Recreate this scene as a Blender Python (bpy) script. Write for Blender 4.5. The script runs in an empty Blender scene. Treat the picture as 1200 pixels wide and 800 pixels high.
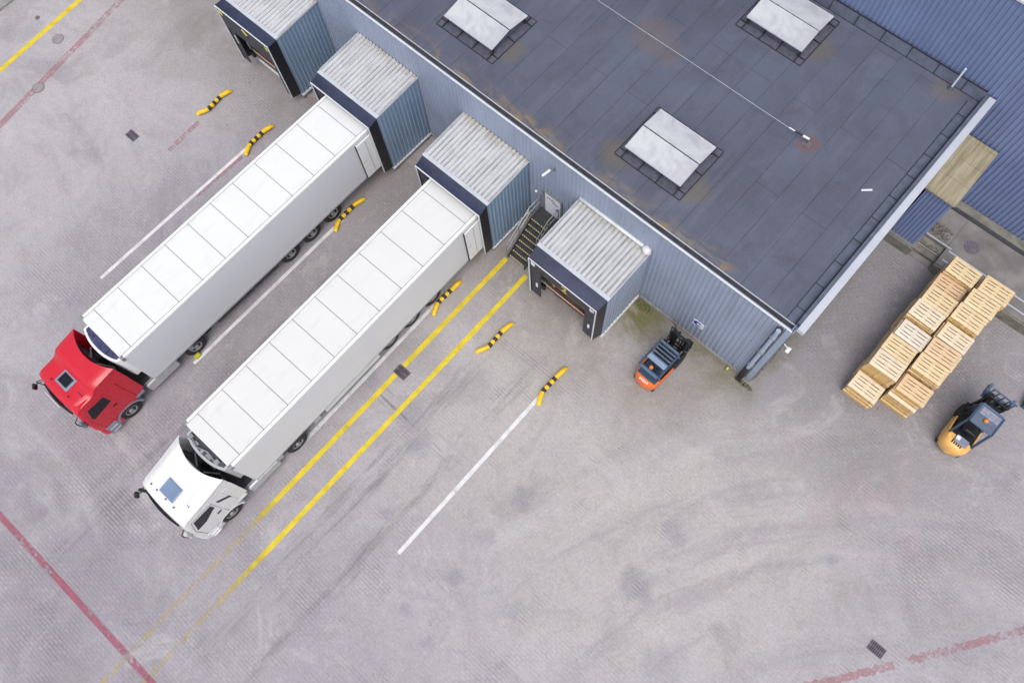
import bpy, bmesh, math, random
from mathutils import Vector, Matrix
random.seed(7)
sc = bpy.context.scene
COL = sc.collection
PI = math.pi

# ------------------------------------------------------------------ camera data
F_PX = 917.36
CAM = Vector((-0.3812, -12.1236, 31.4299))
R = Matrix(((0.7443413, 0.6663739, -0.0436108), (-0.6214944, 0.7151444, 0.3198644), (0.2443373, -0.2109844, 0.9464591)))

def at(u, v, z=0.0):
    """real place of a point of the photograph known to lie at height z"""
    d = R.transposed() @ Vector(((u - 600) / F_PX, -(v - 400) / F_PX, -1))
    t = (z - CAM.z) / d.z
    return CAM + d * t

# ------------------------------------------------------------------ materials
class NT:
    def __init__(s, m):
        m.use_nodes = True
        s.t = m.node_tree; s.n = s.t.nodes; s.l = s.t.links
        s.n.clear()
        s.out = s.n.new('ShaderNodeOutputMaterial')
        s._pos = None
    def new(s, typ, **kw):
        n = s.n.new(typ)
        for k, v in kw.items(): setattr(n, k, v)
        return n
    def put(s, sock, v):
        if isinstance(v, bpy.types.NodeSocket): s.l.new(v, sock)
        elif isinstance(v, (tuple, list)) and len(v) == 3 and sock.type == 'RGBA': sock.default_value = (*v, 1)
        else: sock.default_value = v
    def pos(s):
        if s._pos is None: s._pos = s.new('ShaderNodeTexCoord').outputs['Object']
        return s._pos
    def wpos(s): return s.new('ShaderNodeNewGeometry').outputs['Position']
    def scale(s, vec, sc_, loc=(0, 0, 0), rot=(0, 0, 0)):
        n = s.new('ShaderNodeMapping'); s.put(n.inputs[0], vec)
        n.inputs['Scale'].default_value = sc_; n.inputs['Location'].default_value = loc; n.inputs['Rotation'].default_value = rot
        return n.outputs[0]
    def noise(s, vec, scale=1, detail=4, rough=.55, dist=0):
        n = s.new('ShaderNodeTexNoise'); s.put(n.inputs['Vector'], vec)
        n.inputs['Scale'].default_value = scale; n.inputs['Detail'].default_value = detail
        n.inputs['Roughness'].default_value = rough; n.inputs['Distortion'].default_value = dist
        return n.outputs['Fac']
    def rng(s, v, a, b, c=0., d=1., smooth=True):
        n = s.new('ShaderNodeMapRange')
        if smooth: n.interpolation_type = 'SMOOTHSTEP'
        s.put(n.inputs[0], v)
        for i, x in zip((1, 2, 3, 4), (a, b, c, d)): n.inputs[i].default_value = x
        return n.outputs[0]
    def math(s, op, a, b=0.):
        n = s.new('ShaderNodeMath', operation=op); s.put(n.inputs[0], a); s.put(n.inputs[1], b); return n.outputs[0]
    def mul(s, a, b): return s.math('MULTIPLY', a, b)
    def add(s, a, b): return s.math('ADD', a, b)
    def mx(s, a, b): return s.math('MAXIMUM', a, b)
    def mix(s, f, a, b, mode='MIX'):
        n = s.new('ShaderNodeMix', data_type='RGBA', blend_type=mode)
        s.put(n.inputs[0], f); s.put(n.inputs[6], a); s.put(n.inputs[7], b); return n.outputs[2]
    def xyz(s, v):
        n = s.new('ShaderNodeSeparateXYZ'); s.put(n.inputs[0], v); return n.outputs
    def comb(s, x, y, z=0.):
        n = s.new('ShaderNodeCombineXYZ'); s.put(n.inputs[0], x); s.put(n.inputs[1], y); s.put(n.inputs[2], z); return n.outputs[0]
    def dist(s, v, p):
        n = s.new('ShaderNodeVectorMath', operation='DISTANCE'); s.put(n.inputs[0], v); n.inputs[1].default_value = p; return n.outputs['Value']
    def bump(s, h, strength=.3, d=.01):
        n = s.new('ShaderNodeBump'); s.put(n.inputs['Height'], h); n.inputs['Strength'].default_value = strength; n.inputs['Distance'].default_value = d
        return n.outputs[0]
    def bsdf(s, color, rough=.6, metal=0., normal=None, spec=.5, coat=0.):
        b = s.new('ShaderNodeBsdfPrincipled')
        s.put(b.inputs['Base Color'], color); s.put(b.inputs['Roughness'], rough); s.put(b.inputs['Metallic'], metal)
        b.inputs['Specular IOR Level'].default_value = spec; b.inputs['Coat Weight'].default_value = coat
        if normal: s.l.new(normal, b.inputs['Normal'])
        s.l.new(b.outputs[0], s.out.inputs[0]); return b

MAT = {}
def mat(name, col, rough=.55, metal=0., var=.08, scale=3., dirt=None, dirt_amt=.35, bump=0., spec=.5, coat=0.):
    """plain procedural surface: colour, a slow tonal drift, fine grain and blotchy grime"""
    if name in MAT: return MAT[name]
    m = bpy.data.materials.new(name); t = NT(m)
    p = t.pos()
    n = t.noise(p, scale, 5)
    lo = tuple(c * (1 - var) for c in col); hi = tuple(min(1, c * (1 + var)) for c in col)
    c = t.mix(t.rng(n, .3, .7), lo, hi)
    if dirt:
        d = t.noise(p, scale * .45, 6, .65, .4)
        c = t.mix(t.rng(d, .52, .78, 0, dirt_amt), c, dirt)
    r = t.rng(t.noise(p, scale * 2.3, 4), .3, .7, max(.03, rough - .08), min(1, rough + .08))
    nm = t.bump(t.noise(p, scale * 12, 4), bump, .01) if bump else None
    t.bsdf(c, r, metal, nm, spec, coat)
    MAT[name] = m
    return m

# ---- ground
def ground_material():
    m = bpy.data.materials.new('concrete pavers'); t = NT(m)
    P = t.wpos(); X = t.xyz(P); x, y = X[0], X[1]
    wob = t.noise(P, .35, 3)
    big = t.noise(P, .07, 5, .6, .6)
    mid = t.noise(P, .45, 6, .62, .5)
    fine = t.noise(P, 3.2, 6, .7)
    grain = t.noise(P, 28, 3, .7)
    base = t.mix(t.rng(big, .35, .65), (.352, .328, .352), (.425, .395, .412))
    # warmer, paler concrete round the bays and in the middle of the yard
    warm = t.mul(t.rng(t.dist(t.scale(P, (1, 1.2, 1)), (-3, -5, 0)), 3, 17, 1, 0), t.rng(mid, .25, .7, .35, 1))
    base = t.mix(t.mul(warm, .9), base, (.462, .432, .398))
    ul = t.mul(t.rng(x, -24, -29), t.rng(mid, .3, .6, .4, 1))
    base = t.mix(t.mul(ul, .6), base, (.47, .435, .435))
    # greyer ground in the lower left corner and beside the gable
    ll = t.mul(t.rng(t.dist(P, (-16, -25, 0)), 3, 13, 1, 0), t.rng(mid, .25, .65, .3, 1))
    base = t.mix(t.mul(ll, .65), base, (.262, .235, .27))
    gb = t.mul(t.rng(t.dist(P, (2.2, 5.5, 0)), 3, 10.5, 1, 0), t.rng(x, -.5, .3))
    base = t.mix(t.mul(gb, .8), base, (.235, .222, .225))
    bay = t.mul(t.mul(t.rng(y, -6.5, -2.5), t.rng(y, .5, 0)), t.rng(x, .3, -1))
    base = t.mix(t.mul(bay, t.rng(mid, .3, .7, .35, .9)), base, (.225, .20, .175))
    btw = t.mul(t.mul(t.rng(x, -18.2, -17.4), t.rng(x, -13.6, -14.4)), t.rng(y, -19, -12))
    base = t.mix(t.mul(btw, .45), base, (.29, .265, .262))
    # blotches
    base = t.mix(t.rng(mid, .5, .78, 0, .40), base, (.29, .272, .285))
    base = t.mix(t.rng(t.noise(P, .9, 5, .6, .8), .55, .75, 0, .28), base, (.52, .495, .495))
    base = t.mix(t.rng(fine, .48, .8, 0, .34), base, (.25, .235, .245))
    base = t.mix(t.rng(fine, .5, .2, 0, .25), base, (.55, .53, .53))
    # tyre tracks along the bays
    def bandmask(c, w): return t.rng(t.math('ABSOLUTE', t.math('SUBTRACT', t.add(x, t.mul(t.math('SUBTRACT', wob, .5), .9)), c)), w, w * .25)
    tr = None
    for c, w in ((-7.0, .45), (-8.75, .4), (-9.2, .3), (-16.2, .7)):
        b = bandmask(c, w); tr = b if tr is None else t.mx(tr, b)
    streak = t.noise(t.scale(P, (3.2, .28, 1)), 1, 6, .7, .3)
    trk = t.mul(t.mul(tr, t.mul(t.rng(y, -4, -8), t.rng(y, -30, -17))), t.rng(streak, .42, .68))
    base = t.mix(t.mul(trk, .62), base, (.17, .155, .165))
    # turning arcs
    def arcs(cx, cy, f, lo, hi, r0, r1):
        d = t.dist(P, (cx, cy, 0))
        ang = t.math('ARCTAN2', t.math('SUBTRACT', y, cy), t.math('SUBTRACT', x, cx))
        v = t.comb(t.mul(t.add(d, t.mul(wob, .6)), f), t.mul(ang, 1.7))
        n = t.noise(v, 1, 5, .62)
        return t.mul(t.rng(n, lo, hi), t.mul(t.rng(d, r0, r0 + 4), t.rng(d, r1, r1 - 5)))
    for cx, cy, f, amt, r0, r1, colr in ((17.5, -14.7, .9, .34, 9, 24, (.25, .235, .265)), (-31.9, -20, .75, .34, 5, 21, (.24, .22, .25)), (-14, -40, .8, .28, 12, 27, (.28, .26, .285)), (17.5, -14.7, .55, .2, 8, 26, (.56, .54, .54)), (-20, -34, .55, .35, 8, 18, (.53, .51, .52))):
        base = t.mix(t.mul(arcs(cx, cy, f, .5, .68, r0, r1), amt), base, colr)
    # oil and damp stains, each with its own place
    st = None
    PD = t.add(0, 0)
    nv = t.new('ShaderNodeVectorMath', operation='MULTIPLY_ADD'); t.l.new(P, nv.inputs[0]); nv.inputs[1].default_value = (1, 1, 1)
    nn = t.new('ShaderNodeTexNoise'); nn.inputs['Scale'].default_value = 1.3; nn.inputs['Detail'].default_value = 4; t.l.new(P, nn.inputs['Vector'])
    sub = t.new('ShaderNodeVectorMath', operation='MULTIPLY_ADD'); t.l.new(nn.outputs['Color'], sub.inputs[0]); sub.inputs[1].default_value = (1.1, 1.1, 0); sub.inputs[2].default_value = (-.55, -.55, 0)
    t.l.new(sub.outputs[0], nv.inputs[2]); W = nv.outputs[0]
    for (sx, sy), r, a in (((-3.73, -13.65), .55, .8), ((-3.78, -9.78), .75, .8), ((1.71, -9.34), .95, .7), ((-7.51, -13.76), .4, .6), ((1.51, -6.85), .7, .55), ((-3.92, -11.98), .5, .5), ((6.56, -3.63), .45, .6), ((-4.34, -15.88), .4, .5), ((-2.92, -16.03), .45, .5), ((-1.3, -13.15), .5, .45), ((-37.8, -8.9), 1.0, .4), ((-9.5, -10.4), .9, .7), ((-8.4, -10.9), .7, .7), ((-11.9, -10.2), .7, .7), ((4.2, -10.9), 1.1, .45), ((-14.1, -16.2), .9, .5)):
        b = t.mul(t.rng(t.dist(W, (sx, sy, 0)), r, r * .25), a); st = b if st is None else t.mx(st, b)
    base = t.mix(t.mul(st, .55), base, (.205, .20, .25))
    speck = t.rng(t.noise(P, 2.6, 3, .5, .4), .745, .78); base = t.mix(t.mul(speck, .7), base, (.11, .105, .115))
    scuff = t.mul(t.rng(t.noise(t.scale(P, (1.1, 9, 1), (0, 0, 0), (0, 0, .5)), 1, 5, .7, .6), .66, .76), t.rng(mid, .45, .6)); base = t.mix(t.mul(scuff, .5), base, (.16, .15, .16))
    rd = t.mul(t.rng(t.noise(P, .5, 4), .48, .64), t.rng(t.dist(t.scale(P, (1, 1.6, 1)), (6.5, -1.6, 0)), 6, 1)); base = t.mix(t.mul(rd, .3), base, (.45, .33, .34))
    # rubber skids
    sk = t.mul(t.rng(t.noise(t.scale(P, (.5, 7, 1)), 1, 5, .6, .2), .55, .7), t.mul(t.rng(t.dist(P, (-9.4, -10.4, 0)), 3.4, 1.0), t.rng(t.math('ABSOLUTE', t.add(y, 10.5)), .8, .3)))
    base = t.mix(t.mul(sk, .75), base, (.09, .085, .09))
    # moss and damp dirt along the wall feet
    mo = t.mul(t.mul(t.rng(y, -2.0, -.1), t.rng(x, -6.8, -5.2)), t.mul(t.rng(x, .9, -.2), t.rng(mid, .32, .62, .25, 1)))
    mo2 = t.mul(t.mul(t.rng(t.math('ABSOLUTE', t.add(x, -.1)), 1.0, .1), t.mul(t.rng(y, -1.6, -.2), t.rng(y, 8.8, 6.5))), t.rng(mid, .3, .6))
    mo = t.mx(mo, t.mul(mo2, .8))
    base = t.mix(t.mul(mo, .75), base, (.135, .125, .065))
    mo3 = t.mul(t.rng(t.dist(W, (-5.2, -.6, 0)), 1.5, .3), .8)
    base = t.mix(mo3, base, (.14, .135, .04))
    # paver joints
    def bricks(rot, sw, sh):
        br = t.new('ShaderNodeTexBrick'); t.l.new(t.scale(P, (1, 1, 1), (0, 0, 0), (0, 0, rot)), br.inputs['Vector'])
        br.inputs['Scale'].default_value = 1; br.inputs['Brick Width'].default_value = sw; br.inputs['Row Height'].default_value = sh
        br.inputs['Mortar Size'].default_value = .011; br.inputs['Mortar Smooth'].default_value = .3; br.inputs['Bias'].default_value = 0
        br.inputs['Color1'].default_value = (.42, .42, .42, 1); br.inputs['Color2'].default_value = (.58, .58, .58, 1); br.inputs['Mortar'].default_value = (0, 0, 0, 1)
        return br
    br = bricks(0, .27, .135)
    jm = t.rng(t.noise(P, .16, 5, .65, 1.), .42, .70, .04, .85)
    jm = t.mx(jm, t.mul(gb, .7)); jm = t.mx(jm, t.mul(ll, .75))
    jm = t.mul(jm, t.rng(t.noise(P, 1.1, 5, .6, 1), .3, .62, .25, 1))
    jm = t.mul(jm, t.rng(ul, 0, 1, 1, .35)); jm = t.mul(jm, t.rng(warm, 0, .8, 1, .35)); jm = t.mul(jm, t.rng(t.noise(P, .33, 5, .65, .8), .36, .62, .2, 1))
    fr = t.math('FRACT', t.math('DIVIDE', y, .135)); row = t.rng(t.math('ABSOLUTE', t.math('SUBTRACT', fr, .5)), .36, .47)
    patch = t.rng(t.noise(P, .45, 6, .72, 1.2), .56, .68)
    patch = t.mul(patch, t.rng(ul, 0, 1, 1, .2))
    rowj = t.mul(row, t.add(t.mul(jm, .26), t.mul(patch, .9)))
    base = t.mix(t.mul(rowj, .8), base, (.15, .135, .145))
    base = t.mix(t.mul(br.outputs['Fac'], t.mul(jm, .45)), base, (.13, .118, .125))
    base = t.mix(t.mul(jm, .22), base, br.outputs['Color'], 'OVERLAY')
    base = t.mix(.5, base, t.mix(t.rng(grain, .25, .75), (.33, .33, .33), (.67, .67, .67)), 'OVERLAY')
    ub = bricks(0, .27, .135); base = t.mix(t.add(.03, t.mul(jm, .20)), base, ub.outputs['Color'], 'OVERLAY')
    base = t.mix(1., base, (.945, .95, .96), 'MULTIPLY')
    dirt = t.noise(P, .28, 7, .68, .9); base = t.mix(t.rng(dirt, .50, .68, 0, .40), base, (.255, .235, .235)); base = t.mix(t.rng(dirt, .44, .34, 0, .28), base, (.53, .51, .505))
    g2 = t.noise(P, 10, 4, .75); base = t.mix(.42, base, t.mix(t.rng(g2, .28, .72), (.36, .35, .36), (.64, .64, .63)), 'OVERLAY')
    h = t.add(t.mul(t.math('SUBTRACT', 1, br.outputs['Fac']), jm), t.mul(grain, .25))
    t.bsdf(base, t.rng(mid, .3, .7, .72, .9), 0, t.bump(h, .35, .012), .3)
    return m

def roof_material():
    m = bpy.data.materials.new('bitumen felt'); t = NT(m)
    P = t.wpos(); X = t.xyz(P)
    br = t.new('ShaderNodeTexBrick'); t.l.new(t.scale(P, (1, 1, 1), (.15, .35, 0), (0, 0, PI / 2)), br.inputs['Vector'])
    br.inputs['Scale'].default_value = 1; br.inputs['Brick Width'].default_value = 7.6; br.inputs['Row Height'].default_value = 1.0
    br.inputs['Mortar Size'].default_value = .014; br.inputs['Mortar Smooth'].default_value = .5
    br.inputs['Color1'].default_value = (.43, .43, .43, 1); br.inputs['Color2'].default_value = (.57, .57, .57, 1)
    big = t.noise(P, .16, 5, .6, .6); mid = t.noise(P, .8, 6, .65, .5); fine = t.noise(P, 14, 5, .7)
    c = t.mix(t.rng(big, .35, .65), (.080, .085, .119), (.103, .112, .158))
    c = t.mix(.38, c, br.outputs['Color'], 'OVERLAY')
    strk = t.noise(t.scale(P, (2.2, .22, 1)), 1, 5, .6)
    c = t.mix(t.rng(strk, .48, .75, 0, .5), c, (.135, .142, .19))
    pond = t.noise(P, .35, 5, .6, 1.5); c = t.mix(t.rng(pond, .52, .60, 0, .28), c, (.07, .072, .10)); c = t.mix(t.rng(pond, .40, .34, 0, .22), c, (.14, .145, .19))
    c = t.mix(t.rng(mid, .52, .78, 0, .5), c, (.075, .074, .098))
    c = t.mix(.4, c, t.mix(t.rng(fine, .3, .7), (.38, .38, .38), (.62, .62, .62)), 'OVERLAY')
    jf = t.mul(br.outputs['Fac'], t.rng(t.noise(P, .6, 5), .42, .64, .08, .65))
    c = t.mix(jf, c, (.03, .03, .042))
    nn = t.noise(P, 1.5, 4)
    def spot(px, py, r, colr, amt, c):
        d = t.add(t.dist(P, (px, py, 6.0)), t.mul(nn, .7))
        return t.mix(t.rng(d, r + .35, r * .3 + .35, 0, amt), c, colr)
    c = spot(-3.75, 6.4, .6, (.15, .085, .065), .8, c)
    c = spot(-11.2, 6.6, 1.2, (.15, .115, .095), .45, c); c = spot(-10.2, 6.3, .8, (.15, .115, .095), .35, c)
    for sx, sy in ((-5.9, 2.2), (-15.1, 2.5), (-6.0, 10.2), (-8.9, 1.6)): c = spot(sx, sy, .9, (.145, .125, .075), .5, c)
    c = spot(-1.3, 11.6, .8, (.15, .135, .12), .6, c)
    ed = t.mul(t.rng(X[1], 1.1, .2), t.rng(t.noise(t.scale(P, (.8, 2.5, 1)), 1, 5, .7, .5), .42, .62))
    ed = t.mul(ed, t.rng(t.noise(P, .22, 2), .38, .55, .1, 1)); ed = t.mul(ed, t.rng(X[0], -2.2, -3.2))
    c = t.mix(t.mul(ed, .85), c, t.mix(t.rng(nn, .4, .6), (.21, .19, .16), (.30, .20, .04)))
    t.bsdf(c, t.rng(mid, .3, .7, .5, .75), 0, t.bump(t.add(t.mul(fine, .4), t.math('SUBTRACT', 1, br.outputs['Fac'])), .3, .01), .4)
    return m

def clad_material(name, col, dark, streak=.35, rough=.45, foot=None):
    m = bpy.data.materials.new(name); t = NT(m); P = t.wpos()
    s = t.noise(t.scale(P, (2.5, 2.5, .25)), 1, 5, .6); b = t.noise(P, .6, 4)
    c = t.mix(t.rng(b, .3, .7), tuple(k * .93 for k in col), tuple(k * 1.06 for k in col))
    wn = t.new('ShaderNodeTexWhiteNoise', noise_dimensions='1D'); t.put(wn.inputs['W'], t.math('FLOOR', t.add(t.xyz(P)[0], t.mul(t.xyz(P)[1], 1.37))))
    c = t.mix(t.rng(wn.outputs['Value'], 0, 1, 0, .16, False), c, tuple(k * .6 for k in col))
    c = t.mix(t.rng(t.noise(P, 5, 5, .7), .62, .78, 0, .35), c, dark)
    c = t.mix(t.rng(s, .48, .75, 0, streak), c, dark)
    if foot:
        f = t.mul(t.rng(t.xyz(P)[2], foot, 0), t.rng(t.noise(P, 3, 5, .6), .35, .65))
        c = t.mix(t.mul(f, .6), c, (.12, .10, .085))
    t.bsdf(c, rough, .0, None, .5); return m

def sheet_roof_material(name, col, moss):
    m = bpy.data.materials.new(name); t = NT(m); P = t.wpos(); X = t.xyz(P)
    s = t.noise(t.scale(P, (5, .5, 1)), 1, 6, .65); b = t.noise(P, 1.3, 5, .6)
    c = t.mix(t.rng(b, .3, .7), tuple(k * .93 for k in col), tuple(min(1, k * 1.07) for k in col))
    c = t.mix(t.rng(s, .5, .78, 0, .55), c, (.25, .24, .235))
    px_ = t.math('FRACT', t.math('DIVIDE', t.math('SUBTRACT', t.xyz(t.pos())[0], -3.48), .2))
    val = t.mul(t.rng(t.math('ABSOLUTE', t.math('SUBTRACT', px_, .24)), .26, .12), t.rng(t.noise(t.scale(P, (4, .8, 1)), 1, 5, .7), .3, .65, .25, .9))
    c = t.mix(val, c, (.20, .20, .205))  # grimy grooves, darkened to paint in the shade lines between the ribs
    c = t.mix(t.rng(t.noise(P, 7, 5, .7), .58, .8, 0, .5), c, (.22, .21, .20))
    if moss:
        f = t.mul(t.rng(X[1], -.5, -.02), t.rng(t.noise(P, 5, 5, .7), .42, .6))
        c = t.mix(t.mul(f, .7), c, (.33, .29, .19))
    t.bsdf(c, .5, .0, None, .5); return m

def paint_material(name, col, wear_lo, wear_hi, amt=1., fade=None):
    m = bpy.data.materials.new(name); t = NT(m); P = t.wpos()
    c = t.mix(t.rng(t.noise(P, 2, 5, .6), .35, .7), col, tuple(k * .78 for k in col))
    br = t.new('ShaderNodeTexBrick'); t.l.new(P, br.inputs['Vector'])
    br.inputs['Scale'].default_value = 1; br.inputs['Brick Width'].default_value = .21; br.inputs['Row Height'].default_value = .105
    br.inputs['Mortar Size'].default_value = .011; br.inputs['Mortar Smooth'].default_value = .3
    w = t.rng(t.add(t.noise(P, 5, 6, .75), t.mul(t.math('SUBTRACT', t.noise(P, .5, 3), .5), .7)), wear_lo, wear_hi)
    w = t.mx(w, t.mul(br.outputs['Fac'], .14))
    if fade:
        fy = t.rng(t.add(t.xyz(P)[1], t.mul(t.math('SUBTRACT', t.noise(P, .9, 4), .5), 3.0)), fade[0], fade[1])
        w = t.mx(w, t.mul(fy, t.rng(t.noise(P, 3, 6, .75), .3, .62, .60, 1.0)))
    if amt < 1: w = t.add(t.mul(w, amt), 1 - amt)
    b = t.bsdf(c, .65, 0, None, .4)
    tr = t.new('ShaderNodeBsdfTransparent'); mxs = t.new('ShaderNodeMixShader')
    t.put(mxs.inputs[0], w); t.l.new(b.outputs[0], mxs.inputs[1]); t.l.new(tr.outputs[0], mxs.inputs[2]); t.l.new(mxs.outputs[0], t.out.inputs[0])
    return m

def wood_material(name, col):
    m = bpy.data.materials.new(name); t = NT(m); p = t.pos()
    oi = t.new('ShaderNodeObjectInfo').outputs['Random']
    g = t.noise(t.scale(p, (1.2, 16, 16)), 1, 6, .65, .6)
    c = t.mix(t.rng(g, .3, .72), tuple(k * 1.08 for k in col), tuple(k * .72 for k in (col[0], col[1] * .94, col[2] * .85)))
    brd = t.noise(t.scale(p, (.01, 7.5, .01), (3.3, 1, 0)), 1, 0)
    c = t.mix(t.rng(brd, .35, .65, 0, .35), c, tuple(k * .75 for k in col))
    c = t.mix(t.rng(oi, 0, 1, 0, .35, False), c, (col[0] * .8, col[1] * .7, col[2] * .6))
    c = t.mix(t.rng(t.noise(p, 3, 5, .65), .55, .75, 0, .3), c, (.28, .21, .14))
    t.bsdf(c, .75, 0, None, .3); return m

M = {}
M['ground'] = ground_material(); M['felt'] = roof_material()
M['wall'] = clad_material('pale blue cladding', (.305, .355, .465), (.19, .22, .28), .35, .42, .9)
M['podwall'] = clad_material('blue grey cladding', (.215, .30, .41), (.12, .17, .23), .4, .4)
M['tall'] = clad_material('deep blue cladding', (.20, .255, .43), (.14, .175, .30), .3, .42)
M['podroof'] = sheet_roof_material('galvanised sheet', (.56, .57, .585), True)
M['coping'] = mat('grey coping metal', (.48, .50, .56), .45, 0, .04, 1.5, (.42, .42, .43), .3)
M['trim'] = mat('white trim', (.66, .67, .69), .5, 0, .05, 2, (.35, .34, .32), .4)
M['dark'] = mat('black rubber', (.018, .018, .022), .6, 0, .2, 6)
M['gutter'] = mat('gutter shade black', (.03, .03, .035), .8, 0, .3, 4)  # black colour paints in a deep channel's shade on the raised gutter floor
M['felt_trim'] = mat('felt upstand', (.095, .108, .155), .65, 0, .15, 3, (.05, .05, .06), .4)
M['tar'] = mat('tar seam', (.018, .018, .025), .55, 0, .2, 6)
M['concrete'] = mat('concrete', (.30, .285, .275), .85, 0, .18, 1.4, (.16, .145, .135), .7, .3)
M['platform'] = mat('stained platform concrete', (.215, .20, .19), .85, 0, .22, 1.1, (.10, .09, .085), .75, .3)
M['concrete_wall'] = mat('mossy concrete', (.20, .19, .16), .9, 0, .25, 2.4, (.07, .07, .045), .8, .4)
M['fabric'] = mat('navy tarpaulin', (.026, .031, .068), .5, 0, .25, 1.2, (.06, .068, .12), .5, 0)
M['curtain'] = mat('charcoal curtain', (.030, .032, .045), .55, 0, .25, 3, (.07, .07, .08), .4)
M['black'] = mat('black steel', (.012, .012, .015), .45, 0, .2, 6)
M['steel'] = mat('grey steel', (.32, .33, .34), .4, .6, .12, 5, (.16, .14, .12), .4)
M['darksteel'] = mat('dark steel', (.07, .072, .08), .5, .3, .2, 4, (.03, .03, .03), .5)
M['white'] = mat('white lacquer', (.80, .80, .80), .32, 0, .02, 1.2, (.70, .70, .69), .35)
M['whitecab'] = mat('white cab paint', (.70, .70, .70), .28, 0, .01, .8, coat=.35)
def side_material():
    m = bpy.data.materials.new('white trailer side'); t = NT(m); p = t.pos(); X = t.xyz(p)
    c = t.mix(t.rng(t.noise(t.scale(p, (1, .5, .5)), 1, 3), .3, .7), (.66, .67, .695), (.69, .695, .71))
    st_ = t.noise(t.scale(p, (1, 3.2, .18)), 1, 5, .6)
    c = t.mix(t.rng(st_, .5, .8, 0, .2), c, (.60, .59, .57))
    low = t.mul(t.rng(X[2], 1.9, 1.05), t.rng(t.noise(t.scale(p, (1, 1.2, 2)), 1, 5, .65), .3, .7))
    c = t.mix(t.mul(low, .18), c, (.42, .40, .38))
    t.bsdf(c, .32, 0, None, .5); return m
M['trailerside'] = side_material()
def troof(name, col, dirtc):
    m = bpy.data.materials.new(name); t = NT(m); p = t.pos()
    c = t.mix(t.rng(t.noise(p, .5, 3), .3, .7), tuple(k * .98 for k in col), col)
    c = t.mix(t.rng(t.noise(t.scale(p, (4, .5, 1)), 1, 6, .65), .5, .8, 0, .35), c, dirtc)
    c = t.mix(t.rng(t.noise(p, 1.3, 6, .7, .6), .56, .8, 0, .4), c, dirtc)
    e = t.mul(t.rng(t.math('ABSOLUTE', t.xyz(p)[0]), .85, 1.15), t.rng(t.noise(p, 3, 5, .7), .4, .65))
    c = t.mix(t.mul(e, .3), c, dirtc)
    rear = t.rng(t.xyz(p)[1], 12.4, 13.3); c = t.mix(t.mul(rear, .45), c, tuple(k * .8 for k in col))  # rear end painted greyer, imitating the shading where the roof curves down
    t.bsdf(c, .5, 0, t.bump(t.noise(p, .8, 3), .15, .05), .4); return m
M['trailerroof'] = troof('white trailer roof', (.72, .725, .73), (.55, .55, .53)); M['trailerroof2'] = troof('off white trailer roof', (.68, .68, .67), (.52, .51, .49))
M['seam'] = mat('grey seam', (.30, .31, .31), .6, 0, .1, 4)
M['red'] = mat('red cab paint', (.55, .005, .022), .32, 0, .03, .8, coat=.25)
M['darkred'] = mat('dark red paint', (.30, .012, .02), .3, 0, .05, 2, coat=.5)
M['glass'] = mat('dark glass', (.010, .012, .018), .12, 0, .05, 2, spec=.25)
M['bluehatch'] = mat('blue tinted hatch', (.16, .225, .35), .12, 0, .08, 2, spec=.7)
M['grille'] = mat('blue black grille', (.05, .055, .13), .5, 0, .4, 9, (.25, .25, .36), .5)
M['tyre'] = mat('tyre', (.022, .021, .022), .8, 0, .2, 6, (.08, .075, .07), .4)
M['rim'] = mat('wheel rim', (.30, .30, .31), .45, .3, .1, 8, (.15, .13, .12), .5)
M['skirt'] = mat('grey plastic', (.22, .25, .32), .5, 0, .1, 4, (.12, .12, .13), .4)
M['alu'] = mat('aluminium', (.55, .56, .58), .35, .5, .08, 4, (.3, .3, .3), .3)
M['yellow'] = mat('yellow plastic', (.82, .52, .015), .45, 0, .08, 5, (.45, .28, .02), .4)
M['blackband'] = mat('black band', (.035, .028, .022), .6, 0, .2, 6)
M['y_line'] = paint_material('yellow road paint', (.72, .55, .03), .60, .88, 1., (-17.0, -21.0))
M['y_line2'] = paint_material('yellow road paint two', (.72, .55, .03), .60, .88, 1., (-15.6, -18.4))
M['y_faint'] = paint_material('worn yellow road paint', (.55, .47, .28), .34, .60, .62)
M['w_line'] = paint_material('white road paint', (.74, .73, .74), .60, .86)
M['r_line'] = paint_material('red road paint', (.44, .11, .17), .44, .74, .66)
M['r_faint'] = paint_material('worn red road paint', (.50, .22, .26), .42, .68, .46)
M['iron'] = mat('cast iron', (.16, .14, .165), .7, .2, .25, 9, (.2, .19, .19), .5, .3)
M['ironcover'] = mat('weathered iron cover', (.28, .255, .25), .8, 0, .2, 14, (.16, .14, .14), .5, .4)
M['slot'] = mat('drain pit', (.02, .017, .025), .9, 0, .2, 5)
M['polycarb'] = None
M['wood1'] = wood_material('yellow pine', (.86, .69, .43)); M['wood2'] = wood_material('pale pine', (.87, .75, .57))
M['wood3'] = wood_material('orange pine', (.83, .63, .41)); M['wood4'] = wood_material('bleached pine', (.85, .79, .69)); M['woodside'] = wood_material('amber pine', (.70, .47, .19))
M['orange'] = mat('orange paint', (.80, .16, .02), .35, 0, .08, 4, (.35, .08, .03), .35, coat=.3)
M['amber'] = mat('amber paint', (.82, .46, .13), .4, 0, .06, 4, (.5, .22, .04), .3, coat=.3)
M['beacon'] = mat('amber beacon', (.80, .25, .03), .25, 0, .05, 8)
M['guard'] = mat('blue black guard', (.035, .065, .115), .35, .1, .15, 5, (.09, .12, .17), .35)
M['guardglass'] = mat('smoky guard glass', (.16, .21, .30), .15, 0, .1, 4, (.25, .29, .36), .4)
M['greyblue'] = mat('blue grey steel', (.10, .15, .23), .4, .2, .1, 6, (.2, .24, .3), .4)
M['teal'] = mat('teal plastic', (.02, .12, .18), .5, 0, .1, 5)
M['boards'] = None
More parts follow.
